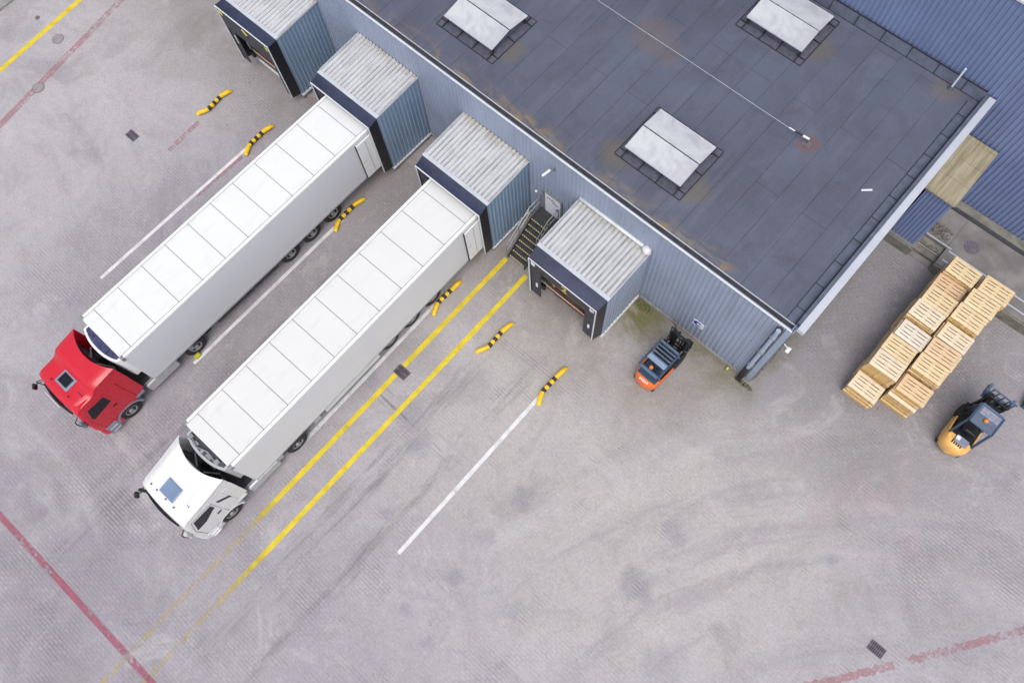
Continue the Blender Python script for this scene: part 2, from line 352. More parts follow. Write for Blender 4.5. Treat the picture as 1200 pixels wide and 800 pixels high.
M['rust'] = mat('rusty red steel', (.16, .05, .035), .7, .2, .3, 6, (.4, .25, .2), .5)
M['cream'] = mat('cream sill', (.55, .48, .38), .6, 0, .1, 5, (.3, .25, .2), .4)
M['signwhite'] = mat('white sign', (.75, .78, .84), .4, 0, .02, 3)
M['signblue'] = mat('blue sign', (.03, .04, .30), .4, 0, .05, 3)
M['signyellow'] = mat('yellow sign', (.70, .62, .10), .5, 0, .1, 5)
M['stairs'] = mat('stair steel', (.045, .045, .05), .6, .2, .25, 9, (.10, .09, .08), .5)
def dash_material():
    m = bpy.data.materials.new('dashed stair nosing'); t = NT(m); p = t.pos()
    f = t.math('FRACT', t.mul(t.xyz(p)[0], 9.5)); k = t.rng(f, .58, .62, 0, 1, False)
    k = t.mx(k, t.rng(t.noise(p, 9, 4, .7), .55, .65))
    t.bsdf(t.mix(k, (.60, .54, .26), (.07, .068, .06)), .6); return m
M['nosing'] = dash_material()
M['moss'] = mat('weeds', (.10, .095, .045), .9, 0, .4, 9)

def poly_material():
    m = bpy.data.materials.new('milky polycarbonate'); t = NT(m); p = t.pos()
    c = t.mix(t.rng(t.noise(p, 1.1, 6, .65, .9), .38, .68), (.53, .54, .56), (.40, .41, .45))
    c = t.mix(t.rng(t.noise(p, .9, 5, .6, 1.2), .56, .75, 0, .5), c, (.60, .48, .38))
    c = t.mix(t.rng(t.noise(p, 13, 5, .75), .56, .72, 0, .35), c, (.40, .40, .44))
    t.bsdf(c, .3, 0, t.bump(t.noise(t.scale(p, (1, 14, 1)), 1, 2), .15, .01), .5); return m
M['polycarb'] = poly_material()
def boards_material():
    m = bpy.data.materials.new('weathered roof sheet'); t = NT(m); p = t.pos()
    g = t.noise(t.scale(p, (9, .5, 1)), 1, 6, .65, .3)
    c = t.mix(t.rng(g, .3, .7), (.43, .38, .27), (.25, .21, .13))
    c = t.mix(t.rng(t.noise(p, 1.5, 5, .6), .55, .72, 0, .5), c, (.25, .25, .13))
    t.bsdf(c, .8, 0, t.bump(g, .4, .02), .3); return m
M['boards'] = boards_material()

# ------------------------------------------------------------------ mesh builder
class B:
    def __init__(s): s.v = []; s.f = []
    def quad(s, a, b, c, d):
        i = len(s.v); s.v += [tuple(a), tuple(b), tuple(c), tuple(d)]; s.f.append((i, i + 1, i + 2, i + 3)); return s
    def hexa(s, p):          # 8 points, bottom ring then top ring
        i = len(s.v); s.v += [tuple(q) for q in p]
        for q in ((3, 2, 1, 0), (4, 5, 6, 7), (0, 1, 5, 4), (1, 2, 6, 5), (2, 3, 7, 6), (3, 0, 4, 7)): s.f.append(tuple(i + k for k in q))
        return s
    def box(s, x0, x1, y0, y1, z0, z1):
        return s.hexa([(x0, y0, z0), (x1, y0, z0), (x1, y1, z0), (x0, y1, z0), (x0, y0, z1), (x1, y0, z1), (x1, y1, z1), (x0, y1, z1)])
    def bar(s, a, b, w, h=None, up=(0, 0, 1)):   # square bar
        h = h or w; a = Vector(a); b = Vector(b); d = (b - a).normalized(); u = Vector(up)
        if abs(d.dot(u)) > .98: u = Vector((0, 1, 0))
        sx = d.cross(u).normalized() * w / 2; uu = sx.cross(d).normalized() * h / 2
        return s.hexa([a - sx - uu, a + sx - uu, b + sx - uu, b - sx - uu, a - sx + uu, a + sx + uu, b + sx + uu, b - sx + uu])
    def loft(s, rings, caps=True, closed=True):
        n = len(rings[0]); i0 = len(s.v)
        for r in rings: s.v += [tuple(q) for q in r]
        for k in range(len(rings) - 1):
            for j in range(n if closed else n - 1):
                a = i0 + k * n + j; b = i0 + k * n + (j + 1) % n
                s.f.append((a, b, b + n, a + n))
        if caps:
            s.f.append(tuple(i0 + j for j in reversed(range(n)))); s.f.append(tuple(i0 + (len(rings) - 1) * n + j for j in range(n)))
        return s
    def tube(s, pts, r, n=10, caps=True):
        pts = [Vector(p) for p in pts]; rs = r if isinstance(r, (list, tuple)) else [r] * len(pts); rings = []
        prev = None
        for i, p in enumerate(pts):
            d = (pts[min(i + 1, len(pts) - 1)] - pts[max(i - 1, 0)]).normalized()
            u = prev if prev is not None else (Vector((0, 0, 1)) if abs(d.z) < .9 else Vector((1, 0, 0)))
            sx = d.cross(u).normalized(); uu = sx.cross(d).normalized(); prev = uu
            rings.append([p + sx * rs[i] * math.cos(2 * PI * j / n) + uu * rs[i] * math.sin(2 * PI * j / n) for j in range(n)])
        return s.loft(rings, caps)
    def prism(s, pts, z0, z1):
        return s.loft([[(x, y, z0) for x, y in pts], [(x, y, z1) for x, y in pts]])
    def prism_x(s, pts, x0, x1):     # outline in (y, z)
        return s.loft([[(x0, y, z) for y, z in pts], [(x1, y, z) for y, z in pts]])
    def corr(s, o, u, L, v, H, n, pitch=.2, d=.032):
        """ribbed sheet: runs L along u, height H along v, ribs stand out along n; backed by a slab"""
        o = Vector(o); u = Vector(u); v = Vector(v); n = Vector(n)
        prof = []; k = 0; a = 0
        while a < L - 1e-6:
            for q, h in ((0, 0), (.48, 0), (.60, 1), (.88, 1)):
                x = a + q * pitch
                if x < L: prof.append((x, h * d))
            a += pitch
        prof.append((L, 0))
        i0 = len(s.v)
        for x, h in prof:
            s.v.append(tuple(o + u * x + n * h)); s.v.append(tuple(o + u * x + n * h + v * H))
        for j in range(len(prof) - 1):
            b = i0 + 2 * j; s.f.append((b, b + 2, b + 3, b + 1))
        t = .06
        s.hexa([o - n * t, o + u * L - n * t, o + u * L - n * .004, o - n * .004] + [q + v * H for q in (o - n * t, o + u * L - n * t, o + u * L - n * .004, o - n * .004)])
        return s
    def mesh(s, name, m, smooth=False):
        me = bpy.data.meshes.new(name); me.from_pydata(s.v, [], s.f); me.update()
        bm = bmesh.new(); bm.from_mesh(me); bmesh.ops.recalc_face_normals(bm, faces=bm.faces)
        bm.to_mesh(me); bm.free()
        if m: me.materials.append(m)
        if smooth:
            for p in me.polygons: p.use_smooth = True
        return me
    def build(s, name, m, parent=None, smooth=False, bevel=0., seg=2, loc=None, subd=0, sharp=None):
        o = bpy.data.objects.new(name, s.mesh(name, m, smooth or subd > 0 or bool(sharp))); COL.objects.link(o)
        if sharp:
            o.data.set_sharp_from_angle(angle=math.radians(sharp))
        if parent: o.parent = parent
        if loc is not None: o.location = loc
        if bevel:
            b = o.modifiers.new('bevel', 'BEVEL'); b.width = bevel; b.segments = seg; b.limit_method = 'ANGLE'; b.angle_limit = math.radians(35); b.harden_normals = False
        if subd:
            q = o.modifiers.new('sub', 'SUBSURF'); q.levels = subd; q.render_levels = subd
        return o

def tag(o, label, cat, group=None):
    o['label'] = label; o['category'] = cat
    if group: o['group'] = group
    return o
def thing(name, label, cat, loc=(0, 0, 0), rz=0., group=None):
    o = bpy.data.objects.new(name, None); COL.objects.link(o); o.location = loc; o.rotation_euler = (0, 0, rz)
    o.empty_display_size = .3
    return tag(o, label, cat, group)
def struct(o, label=None):
    o['kind'] = 'structure'
    return o
def copy_thing(root, loc, rz, label, group=None):
    c = root.copy(); COL.objects.link(c); c.location = loc; c.rotation_euler = (0, 0, rz); c['label'] = label
    if group: c['group'] = group
    for ch in list(root.children):
        d = ch.copy(); COL.objects.link(d); d.parent = c
        for g in list(ch.children):
            e = g.copy(); COL.objects.link(e); e.parent = d
    return c
def text_mesh(name, body, size, m, parent, loc, rot, depth=.004):
    cu = bpy.data.curves.new(name, 'FONT'); cu.body = body; cu.size = size; cu.align_x = 'CENTER'; cu.align_y = 'CENTER'; cu.extrude = depth
    tmp = bpy.data.objects.new(name, cu); COL.objects.link(tmp)
    bpy.context.view_layer.update()
    me = bpy.data.meshes.new_from_object(tmp.evaluated_get(bpy.context.evaluated_depsgraph_get()))
    bpy.data.objects.remove(tmp); bpy.data.curves.remove(cu)
    me.materials.clear(); me.materials.append(m)
    o = bpy.data.objects.new(name, me); COL.objects.link(o); o.location = loc; o.rotation_euler = rot
    if parent: o.parent = parent
    return o

# ------------------------------------------------------------------ ground and markings
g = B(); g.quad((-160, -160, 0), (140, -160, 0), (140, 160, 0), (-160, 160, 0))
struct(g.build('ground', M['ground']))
# pavement strip in the upper left
b = B(); b.box(-80, -40.42, -60, 40, -.05, .11); struct(b.build('pavement', M['concrete']))
b = B()
y = -60.0
while y < 40: b.box(-40.41, -40.22, y, y + .985, -.05, .12); y += 1.0
struct(b.build('kerb', M['trim'] if False else M['concrete'], bevel=.015))

def line(name, x0, y0, x1, y1, w, m, z=.004, jag=0.):
    a = Vector((x0, y0, 0)); c = Vector((x1, y1, 0)); d = (c - a).normalized(); n = Vector((-d.y, d.x, 0)) * w / 2; zz = Vector((0, 0, z))
    q = B()
    L = (c - a).length; k = max(1, int(L / (.16 if jag else .5))); pts = []
    for i in range(k + 1):
        p = a + d * (L * i / k); j = n * (1 + random.uniform(-.06, .06)); p = p + n * (jag * ((i % 2) - .5) + random.uniform(-jag, jag) * .6); pts.append((p + j + zz, p - j + zz))
    for i in range(k): q.quad(pts[i][1], pts[i + 1][1], pts[i + 1][0], pts[i][0])
    return struct(q.build(name, m))
line('yellow_line', -11.25, -2.4, -11.12, -26.5, .22, M['y_line2'])
line('yellow_line', -10.04, -2.45, -9.95, -26.5, .22, M['y_line'])
line('yellow_line', -37.95, 0, -37.0, -14.5, .28, M['y_line'])
line('white_line', -24.33, -5.8, -24.38, -14.98, .16, M['w_line'])
line('white_line', -18.16, -5.8, -18.12, -14.8, .16, M['w_line'])
line('white_line', -12.14, -5.8, -12.06, -14.24, .16, M['w_line'])
line('white_line', -6.03, -6.15, -6.02, -14.55, .17, M['w_line'])
line('red_line', -26, -24.45, -6, -24.05, .25, M['r_line'])
line('worn_red_line', -36.1, -3, -34.45, -14, .34, M['r_faint'])
line('worn_red_line', -27.2, -6.7, -27.1, -8.7, .24, M['r_faint'])
line('worn_red_line', -24.15, -6.6, -24.22, -9.4, .18, M['r_faint'], .0025)
line('worn_red_line', 14.5, .8, 10.6, -4.85, .26, M['r_faint'], .004, .45)
line('worn_red_line', 10.35, -5.25, 7.6, -9.1, .26, M['r_faint'], .004, .45)

# ------------------------------------------------------------------ drains
def grate(px, lab, L=.62, W=.42, rz=0):
    p = at(*px); t = thing('drain_grate', lab, 'drain', (p.x, p.y, 0), rz, 'drain grates in the yard')
    b = B(); b.box(-L / 2, L / 2, -W / 2, W / 2, .001, .004); b.build('pit', M['slot'], t)
    b = B(); fw = .035
    b.box(-L / 2, L / 2, -W / 2, -W / 2 + fw, .005, .014); b.box(-L / 2, L / 2, W / 2 - fw, W / 2, .005, .014)
    b.box(-L / 2, -L / 2 + fw, -W / 2 + fw, W / 2 - fw, .005, .014); b.box(L / 2 - fw, L / 2, -W / 2 + fw, W / 2 - fw, .005, .014)
    n = 8
    for i in range(1, n): xx = -L / 2 + L * i / n; b.box(xx - .017, xx + .017, -W / 2 + fw, W / 2 - fw, .005, .012)
    b.box(-L / 2 + fw, L / 2 - fw, -.02, .02, .006, .0135)
    b.build('grate', M['iron'], t)
grate((155, 159), 'small dark drain grate in the open yard left of the red truck')
grate((471, 436), 'dark drain grate lying across the yellow line', .64, .46)
grate((1027, 760), 'dark slotted drain grate beside the worn red line at the lower right')
def manhole(px, lab, r, z=0., m='ironcover'):
    p = at(px[0], px[1], z); t = thing('manhole_cover', lab, 'manhole cover', (p.x, p.y, z), 0, 'manhole covers')
    def disc(r0, z0, z1, n=36): return [[(r0 * math.cos(2 * PI * i / n), r0 * math.sin(2 * PI * i / n), zz) for i in range(n)] for zz in (z0, z1)]
    b = B(); b.loft(disc(r, .001, .005)); b.build('ring', M['iron'], t)
    b = B(); b.loft(disc(r * .88, .006, .011))
    for i in range(-2, 3): b.box(-r * .6, r * .6, i * r * .28 - .015, i * r * .28 + .015, .0105, .016)
    b.build('lid', M[m], t)
manhole((68, 46), 'round pale manhole cover between the yellow and the worn red line', .30)
manhole((45, 103), 'round pale manhole cover on the worn red line', .31)
manhole((44, 21), 'tiny dark valve cover beyond the yellow line at the upper left', .13, 0, 'iron')

# ------------------------------------------------------------------ loading platform
PZ = .6
b = B(); b.box(.02, 1.72, 9.02, 12.18, 0, PZ); b.box(2.75, 30, 9.02, 12.18, 0, PZ); b.box(1.72, 2.75, 9.95, 12.18, 0, PZ); b.box(1.72, 2.75, 9.02, 9.95, 0, .05)
plat = tag(b.build('loading_platform', M['platform'], bevel=.02), 'raised grey concrete platform with mossy front running along the tall blue wall', 'platform')
b = B(); b.box(.02, 1.715, 8.93, 9.017, 0, PZ - .03); b.box(2.755, 30, 8.93, 9.017, 0, PZ - .03); b.build('front_wall', M['concrete_wall'], plat, bevel=.015)
b = B()
for i in range(2): b.box(1.725, 2.745, 9.28 + .3 * i, 9.947, .052 + .18 * i, .23 + .18 * i)
b.build('steps', M['concrete_wall'], plat, bevel=.01)
b = B(); b.box(2.9, 30, 9.30, 9.36, PZ + .001, PZ + .02); b.box(2.9, 30, 9.80, 9.86, PZ + .001, PZ + .02); b.build('edge_strip', M['coping'], plat)
b = B(); b.bar((1.74, 9.95, PZ + .02), (2.95, 9.95, PZ + .02), .05); b.bar((1.74, 9.58, .30), (2.72, 9.58, .30), .045); b.build('nosing', M['coping'], plat)
b = B(); b.box(1.75, 30, 11.78, 12.17, PZ + .001, PZ + .10); b.build('wall_channel', M['concrete_wall'], plat, bevel=.02)
b = B(); b.box(1.75, 30, 11.62, 11.775, PZ + .001, PZ + .05); b.build('drain_channel', M['darksteel'], plat)
p = at(1139, 290, PZ); manhole((1139, 290), 'round dark manhole cover on the raised concrete platform', .33, PZ + .001, 'iron')
def clump(name, lab, cx, cy, z, rx, ry, n):
    b = B()
    for i in range(n):
        a = random.uniform(0, 2 * PI); rr = math.sqrt(random.random()); x = cx + rx * rr * math.cos(a); yy = cy + ry * rr * math.sin(a); s = random.uniform(.012, .03); h = random.uniform(.01, .06)
        aa = random.uniform(0, PI); dx, dy = math.cos(aa) * s, math.sin(aa) * s; ox, oy = random.uniform(-.04, .04), random.uniform(-.04, .04)
        b.quad((x - dx, yy - dy, z), (x + dx * .3, yy + dy * .3, z), (x + ox + dx, yy + oy + dy, z + h), (x + ox, yy + oy, z + h * 1.1))
    o = b.build(name, M['moss']); o['kind'] = 'stuff'; return o
clump('dead_leaves', '', 2.15, 10.35, PZ + .002, .55, .38, 260)
clump('dead_leaves', '', 2.3, 9.6, .42, .35, .12, 50)
clump('weeds', '', -.1, -.25, .0, .45, .10, 200)
clump('weeds', '', .1, 1.5, .0, .10, 1.4, 260)
clump('weeds', '', -5.3, -.25, .0, .5, .2, 200)

# ------------------------------------------------------------------ tall blue building behind
tb = thing('blue_warehouse', 'taller deep blue corrugated building behind the flat dark roof', 'building', (0, 12.2, 0))
b = B(); b.corr((-70, 0, .6), (1, 0, 0), 110, (0, 0, 1), 9.55, (0, -1, 0), .2, .045); b.build('wall', M['tall'], tb)
b = B(); b.box(-70, 40, .05, 22, 0, 10.1); b.build('shell', M['coping'], tb)
b = B(); b.box(-70.05, 40.05, -.09, .4, 10.155, 10.24); b.build('roof_edge', M['trim'], tb)
b = B(); b.box(-70, 40, .41, 22, 10.105, 10.18); b.build('roof', M['cream'], tb)
b = B(); b.box(-70, 40, -.03, .045, 0, .595); b.build('plinth', M['concrete_wall'], tb)

# ------------------------------------------------------------------ warehouse
RZ = 6.0
wh = thing('warehouse_building', 'long low warehouse with pale blue corrugated wall and flat dark felt roof', 'building', (0, 0, 0))
b = B(); b.corr((-60, 0, .22), (1, 0, 0), 59.97, (0, 0, 1), 5.86, (0, -1, 0)); b.build('front_wall', M['wall'], wh)
b = B(); b.corr((0, -.01, .22), (0, 1, 0), 12.1, (0, 0, 1), 5.86, (1, 0, 0)); b.build('gable_wall', M['tall'], wh)
b = B(); b.box(-60, .03, -.045, .01, 0, .215); b.box(-.03, .045, .012, 12.1, 0, .215); b.build('plinth', M['concrete'], wh, bevel=.01)
b = B(); b.box(-60, -.065, .30, 12.1, 5.3, RZ); b.build('roof', M['felt'], wh)
b = B(); b.box(-60, .0, -.05, .006, 6.085, 6.115); b.build('wall_capping', M['trim'], wh)
b = B(); b.box(-60, -.07, .063, .262, 5.9, 6.00); b.build('gutter', M['gutter'], wh)
b = B(); b.box(-60, -.07, .264, .297, 5.75, 6.035); b.build('roof_edge', M['coping'], wh, bevel=.006)
b = B(); b.box(.075, .345, .10, 12.1, 6.08, 6.30); b.build('roof_coping', M['coping'], wh, bevel=.012)
b = B(); b.box(-.06, .0745, .30, 12.1, 6.0, 6.27); b.build('parapet', M['felt_trim'], wh)
# felt upstands with taped joints
b = B(); b.prism_x([(11.93, RZ + .004), (12.11, RZ + .004), (12.12, 6.44), (12.09, 6.44)], -60, -.07); b.build('upstand', M['felt_trim'], wh)
b = B(); b.box(-60, -.07, 11.905, 11.93, RZ + .002, RZ + .012); b.box(-60, -.07, 12.06, 12.085, 6.425, 6.46)
x = -.9
while x > -59:
    b.prism_x([(11.92, RZ + .008), (11.92, RZ + .02), (12.07, 6.45), (12.095, 6.44)], x, x + .035); x -= 1.17
b.build('upstand_joint', M['tar'], wh)
b = B(); b.prism([(-.42, .3), (-.062, .3), (-.062, 11.7), (-.42, 11.7)], RZ + .002, RZ + .006); b.build('side_flashing', M['felt_trim'], wh)
b = B(); b.box(-.45, -.42, .3, 11.7, RZ + .002, RZ + .014); b.box(-.10, -.062, .3, 11.7, RZ + .0065, RZ + .08)
yy = .9
while yy < 11.6: b.box(-.42, -.10, yy, yy + .035, RZ + .0065, RZ + .013); yy += 1.12
b.build('flashing_joint', M['tar'], wh)
# downpipe at the corner and its hopper
b = B(); b.tube([(-.36, -.16, 5.85), (-.36, -.16, 1.55)], .085, 14); b.build('downpipe', M['greyblue'] if False else mat('pale blue pipe', (.33, .42, .55), .35, 0, .06, 3, (.2, .22, .26), .3), wh, smooth=True, sharp=40)
b = B(); b.tube([(-.36, -.16, 1.549), (-.36, -.16, .0)], .085, 14); b.box(-.47, -.25, -.28, -.078, .0, .28); b.build('drain_pipe', M['black'], wh)
b = B()
for z in (2.0, 3.6, 5.2):
    b = B(); b.box(-.47, -.25, -.268, -.078, z, z + .03); b.build('pipe_clamp', M['steel'], wh)
b = B(); b.box(-.49, -.235, -.075, -.0345, .25, 5.9); b.build('pipe_shade_panel', M['darksteel'], wh)  # dark sheet added behind the downpipe, standing in for its shadow on the wall
b = B(); b.box(-.19, .05, -.06, -.034, .22, 6.08); b.box(.033, .06, -.06, .18, .22, 6.08); b.build('corner_trim', M['wall'], wh)
# personnel door at the head of the stair
dz0, dz1 = 1.45, 2.98
b = B(); b.box(-11.02, -10.18, -.075, -.034, dz0, dz1); door = b.build('door', M['signwhite'], wh, bevel=.008)
b = B(); b.box(-10.34, -10.29, -.12, -.076, 2.2, 2.3); b.box(-10.40, -10.26, -.14, -.121, 2.23, 2.27); b.build('handle', M['black'], door)
b = B()
for k in range(4): b.box(-10.90 + .12 * k, -10.84 + .12 * k, -.082, -.0755, 2.62 + .03 * (k % 2), 2.70 + .02 * (k % 3))
b.box(-10.6, -10.3, -.083, -.0755, 2.5, 2.55); b.build('notice', M['black'], door)
b = B(); b.box(-11.12, -11.022, -.09, -.034, dz0, dz1 + .08); b.box(-10.178, -10.10, -.09, -.034, dz0, dz1 + .08); b.box(-11.02, -10.18, -.09, -.034, dz1 + .003, dz1 + .08); b.build('door_frame', M['steel'], wh)

# annex between the two buildings
an = thing('lean_to_shed', 'narrow deep blue shed with weathered beige roof against the gable wall', 'shed', (0, 0, 0))
b = B(); b.corr((.5, 9.15, .604), (1, 0, 0), 1.12, (0, 0, 1), 3.5, (0, -1, 0), .155, .04); b.corr((1.62, 9.16, .604), (0, 1, 0), 2.9, (0, 0, 1), 3.5, (1, 0, 0), .2, .04); b.build('wall', M['tall'], an)
b = B(); b.hexa([(.36, 9.02, 4.12), (1.72, 9.02, 4.11), (1.72, 12.10, 4.11), (.36, 12.10, 4.12), (.36, 9.02, 4.19), (1.72, 9.02, 4.17), (1.72, 12.10, 4.17), (.36, 12.10, 4.19)])
for k, yk in enumerate((9.06, 10.0, 10.95, 11.9)): b.box(.38, 1.70, yk, yk + .05, 4.165, 4.205)
b.build('roof', M['boards'], an)

# ------------------------------------------------------------------ dock pods
def pod(x1, kind, label, group='dock pods along the warehouse wall'):
    w = 3.45; t = thing('dock_shelter', label, 'dock shelter', (x1, 0, 0), 0, group)
    zf, zb, D = 4.22, 4.32, 2.5
    z0 = .2 if kind == 'low' else .36
    b = B(); b.corr((0, -D, z0), (0, 1, 0), D - .04, (0, 0, 1), zf - z0 - .03, (1, 0, 0)); b.build('side_wall', M['podwall'] if kind != 'low' else M['wall'], t)
    b = B(); b.corr((-w, -.04, z0), (0, -1, 0), D - .04, (0, 0, 1), zf - z0 - .03, (-1, 0, 0)); b.build('side_wall', M['podwall'], t)
    # roof sheet, ribs running down the slope
    sl = (zf - zb) / D
    v = Vector((0, -(D - .13), (zf - zb) * (D - .13) / D))
    b = B(); b.corr((-w - .03, -.03, zb), (1, 0, 0), w + .06, v, 1.0, (0, 0, 1), .2, .055); b.build('roof', M['podroof'], t)
    b = B(); b.hexa([(-w - .04, -D - .04, zf - .06), (.05, -D - .04, zf - .06), (.05, -D + .12, zf - .05), (-w - .04, -D + .12, zf - .05), (-w - .04, -D - .04, zf + .022), (.05, -D - .04, zf + .022), (.05, -D + .12, zf + .032), (-w - .04, -D + .12, zf + .032)])
    b.hexa([(.032, -D + .122, zf - .05), (.055, -D + .122, zf - .05), (.055, -.04, zb - .05), (.032, -.04, zb - .05), (.032, -D + .122, zf + .055), (.055, -D + .122, zf + .055), (.055, -.04, zb + .055), (.032, -.04, zb + .055)])
    b.hexa([(-w - .055, -D + .122, zf - .05), (-w - .032, -D + .122, zf - .05), (-w - .032, -.04, zb - .05), (-w - .055, -.04, zb - .05), (-w - .055, -D + .122, zf + .055), (-w - .032, -D + .122, zf + .055), (-w - .032, -.04, zb + .055), (-w - .055, -.04, zb + .055)])
    b.build('roof_edge', mat('roof flashing', (.50, .53, .57), .45, 0, .05, 2, (.4, .39, .37), .35), t, bevel=.006)
    # sill under the walls
    b = B()
    if kind == 'low':
        b.box(-w - .07, -w + .06, -D - .02, -.06, 0, z0 - .003); b.build('sill', M['trim'], t, bevel=.008); b = B(); b.box(-.06, .07, -D - .02, -.06, 0, z0 - .003)
    else:
        b.box(-.06, .06, -D - .02, -.06, z0 - .11, z0 - .003); b.box(-w - .06, -w + .06, -D - .02, -.06, z0 - .11, z0 - .003); b.box(-w + .061, -.061, -D - .02, -D + .06, z0 - .11, z0 - .003)
    b.build('sill', M['trim'], t, bevel=.008)
    if kind != 'low':
        for xx in (-.02, -w + .02):
            for q in (-D + .05, -.2): b = B(); b.bar((xx, q, 0), (xx, q, z0 - .112), .08); b.build('leg', M['steel'], t)
    # shelter: fabric top and sides out to the white frame
    yf = -3.05; xl, xr = (-w - .03 + .08, .10); ztop = {'low': 3.98, 'open': 4.25, 'truck': 4.17}[kind]
    if kind == 'low': xl, xr = -w - .02, -.06
    b = B(); n = 16; ringa = []; 
    for k in range(7):
        q = k / 6; yk = -D - .045 + (yf + D + .045) * q
        row = []
        for j in range(n + 1):
            s_ = j / n; xx = (-w - .02 + (xl + w + .02) * q) * (1 - s_) + (.03 + (xr - .03) * q) * s_
            sag = .03 * math.sin(PI * q)
            row.append((xx, yk, zf - .02 + (ztop - zf + .02) * q - sag))
        ringa.append(row)
    top = B(); nn = n + 1
    for lay in (0, -.03):
        for row in ringa:
            for (x_, y_, z_) in row: top.v.append((x_, y_, z_ + lay))
    Lb = 7 * nn
    for k in range(6):
        for j in range(n):
            q = k * nn + j; top.f.append((q, q + 1, q + nn + 1, q + nn)); top.f.append((Lb + q, Lb + q + nn, Lb + q + nn + 1, Lb + q + 1))
    for j in range(n):
        for k in (0, 6): q = k * nn + j; top.f.append((q, q + 1, Lb + q + 1, Lb + q))
    for k in range(6):
        for j in (0, n): q = k * nn + j; top.f.append((q, q + nn, Lb + q + nn, Lb + q))
    top.build('hood', M['fabric'], t, smooth=True, sharp=50)
    zc = .68 if kind == 'low' else .74
    b = B(); b.hexa([(-.03, -D - .046, zc - .25), (.03, -D - .046, zc - .25), (xr, yf, zc), (xr - .03, yf, zc), (-.03, -D - .046, zf - .05), (.03, -D - .046, zf - .10), (xr, yf, ztop - .06), (xr - .03, yf, ztop - .06)])
    b.build('side_flap', M['black'], t)
    b = B(); b.hexa([(-w - .03, -D - .046, zc - .25), (-w + .03, -D - .046, zc - .25), (xl + .03, yf, zc), (xl, yf, zc), (-w - .03, -D - .046, zf - .05), (-w + .03, -D - .046, zf - .10), (xl + .03, yf, ztop - .06), (xl, yf, ztop - .06)])
    b.build('side_flap', M['black'], t)
    # white frame
    b = B(); f = .045
    b.box(xl, xr, yf - .03, yf + .01, ztop - f, ztop); b.box(xl, xl + f, yf - .03, yf + .01, zc, ztop - f - .001); b.box(xr - f, xr, yf - .03, yf + .01, zc, ztop - f - .001)
    b.build('frame', M['trim'], t)
    # front curtains behind the frame
    yc = yf + .015
    lw = {'low': .56, 'open': .50, 'truck': .55}[kind]; rw = {'low': .56, 'open': .42, 'truck': .10}[kind]
    hb = {'low': 3.22, 'open': 2.95, 'truck': 4.03}[kind]
    b = B(); b.box(xl + f, xr - f, yc, yc + .03, hb, ztop - f); b.build('header_curtain', M['curtain'], t)
    b = B(); b.box(xl + f, xl + lw, yc + .031, yc + .06, zc, ztop - f); b.build('side_curtain', M['curtain'], t)
    b = B(); b.box(xr - rw, xr - f, yc + .031, yc + .06, zc, ztop - f); b.build('side_curtain', M['curtain'], t)
    if kind != 'truck':
        mk = M['signyellow'] if kind == 'open' else M['signwhite']
        b = B()
        for xx, sgn in ((xl + .22, 1), (xr - .22, -1)):
            for k in range(2):
                zz = ztop - .22 - .13 * k
                b.bar((xx - .1 * sgn, yc - .012, zz), (xx + .06 * sgn, yc - .012, zz - .10), .035, .02); b.bar((xx + .06 * sgn, yc - .012, zz - .10), (xx + .10 * sgn, yc - .012, zz + .05), .035, .02)
        b.build('corner_mark', mk, t)
    if kind == 'low':
        for xx in (xl + .36, xr - .30): b = B(); b.box(xx - .05, xx + .05, yc + .015, yc + .029, 1.55, 1.90); b.build('guide_mark', M['signwhite'], t)
        text_mesh('dock_number', '2', .62, M['signyellow'], t, ((xl + xr) / 2 + .1, yc - .01, 3.52), (PI / 2, 0, 0))
    if kind == 'open':
        b = B()
        b.box(xl + .28, xl + .34, yc + .015, yc + .029, 2.0, 2.5); b.build('guide_mark', M['signwhite'], t)
        b = B(); b.bar(((xl + xr) / 2 - .12, yc - .012, 3.95), ((xl + xr) / 2 + .10, yc - .012, 3.70), .06, .02); b.build('centre_mark', M['signyellow'], t)
    # dock floor, leveller, bumpers and what closes the back
    b = B(); b.box(-w + .07, -.07, -D + .07, -.06, .95, 1.12); b.build('floor', M['darksteel'], t)
    b = B(); b.box(-w + .5, -.5, -D - .04, -D + .068, .78, 1.08); b.build('leveller', M['rust'], t)
    b = B(); b.box(-w + .06, -.06, -D - .07, -D - .041, 1.06, 1.13); b.build('dock_sill', M['cream'], t)
    for xx in (-w + .35, -.35):
        b = B(); b.box(xx - .12, xx + .12, -D - .2, -D - .072, .72, 1.12); b.build('bumper', M['black'], t, bevel=.02)
    if kind != 'truck':
        b = B(); b.bar((-w + .4, -D + .12, 1.35), (-.4, -D + .12, 1.35), .09); b.bar((-.75, -D + .12, 1.13), (-.75, -D + .12, 1.9), .09); b.bar((-w + .75, -D + .12, 1.13), (-w + .75, -D + .12, 1.9), .09); b.build('safety_bar', M['yellow'], t)
    if kind == 'low':
        b = B()
        for k in range(7): xx = -w + .9 + .32 * k; b.box(xx, xx + .24, -D - .065, -D - .041, .80, 1.04)
        b.build('leveller_marks', M['rust'], t)
        b = B(); b.box(-w + .02, -.02, -.10, -.05, 1.12, 4.0); b.build('shutter', M['darksteel'], t)
        b = B(); b.tube([(-w + .02, -.06, 4.52), (-.28, -.06, 4.52)], .075, 12); b.build('gutter_pipe', M['trim'], t, smooth=True)
        b = B(); b.tube([(-.30, -.08, 4.52), (-.2, -.09, 4.53), (-.08, -.12, 4.50), (.02, -.14, 4.42)], [.09, .16, .17, .12], 14); b.build('pipe_elbow', M['trim'], t, smooth=True)
    return t
pod(-24.22, 'open', 'open empty dock pod at the far left with yellow marks on its curtain')
pod(-18.08, 'truck', 'dock pod with the trailer of the red truck backed into it')
pod(-11.92, 'truck', 'dock pod left of the stair with the trailer of the white truck backed into it')
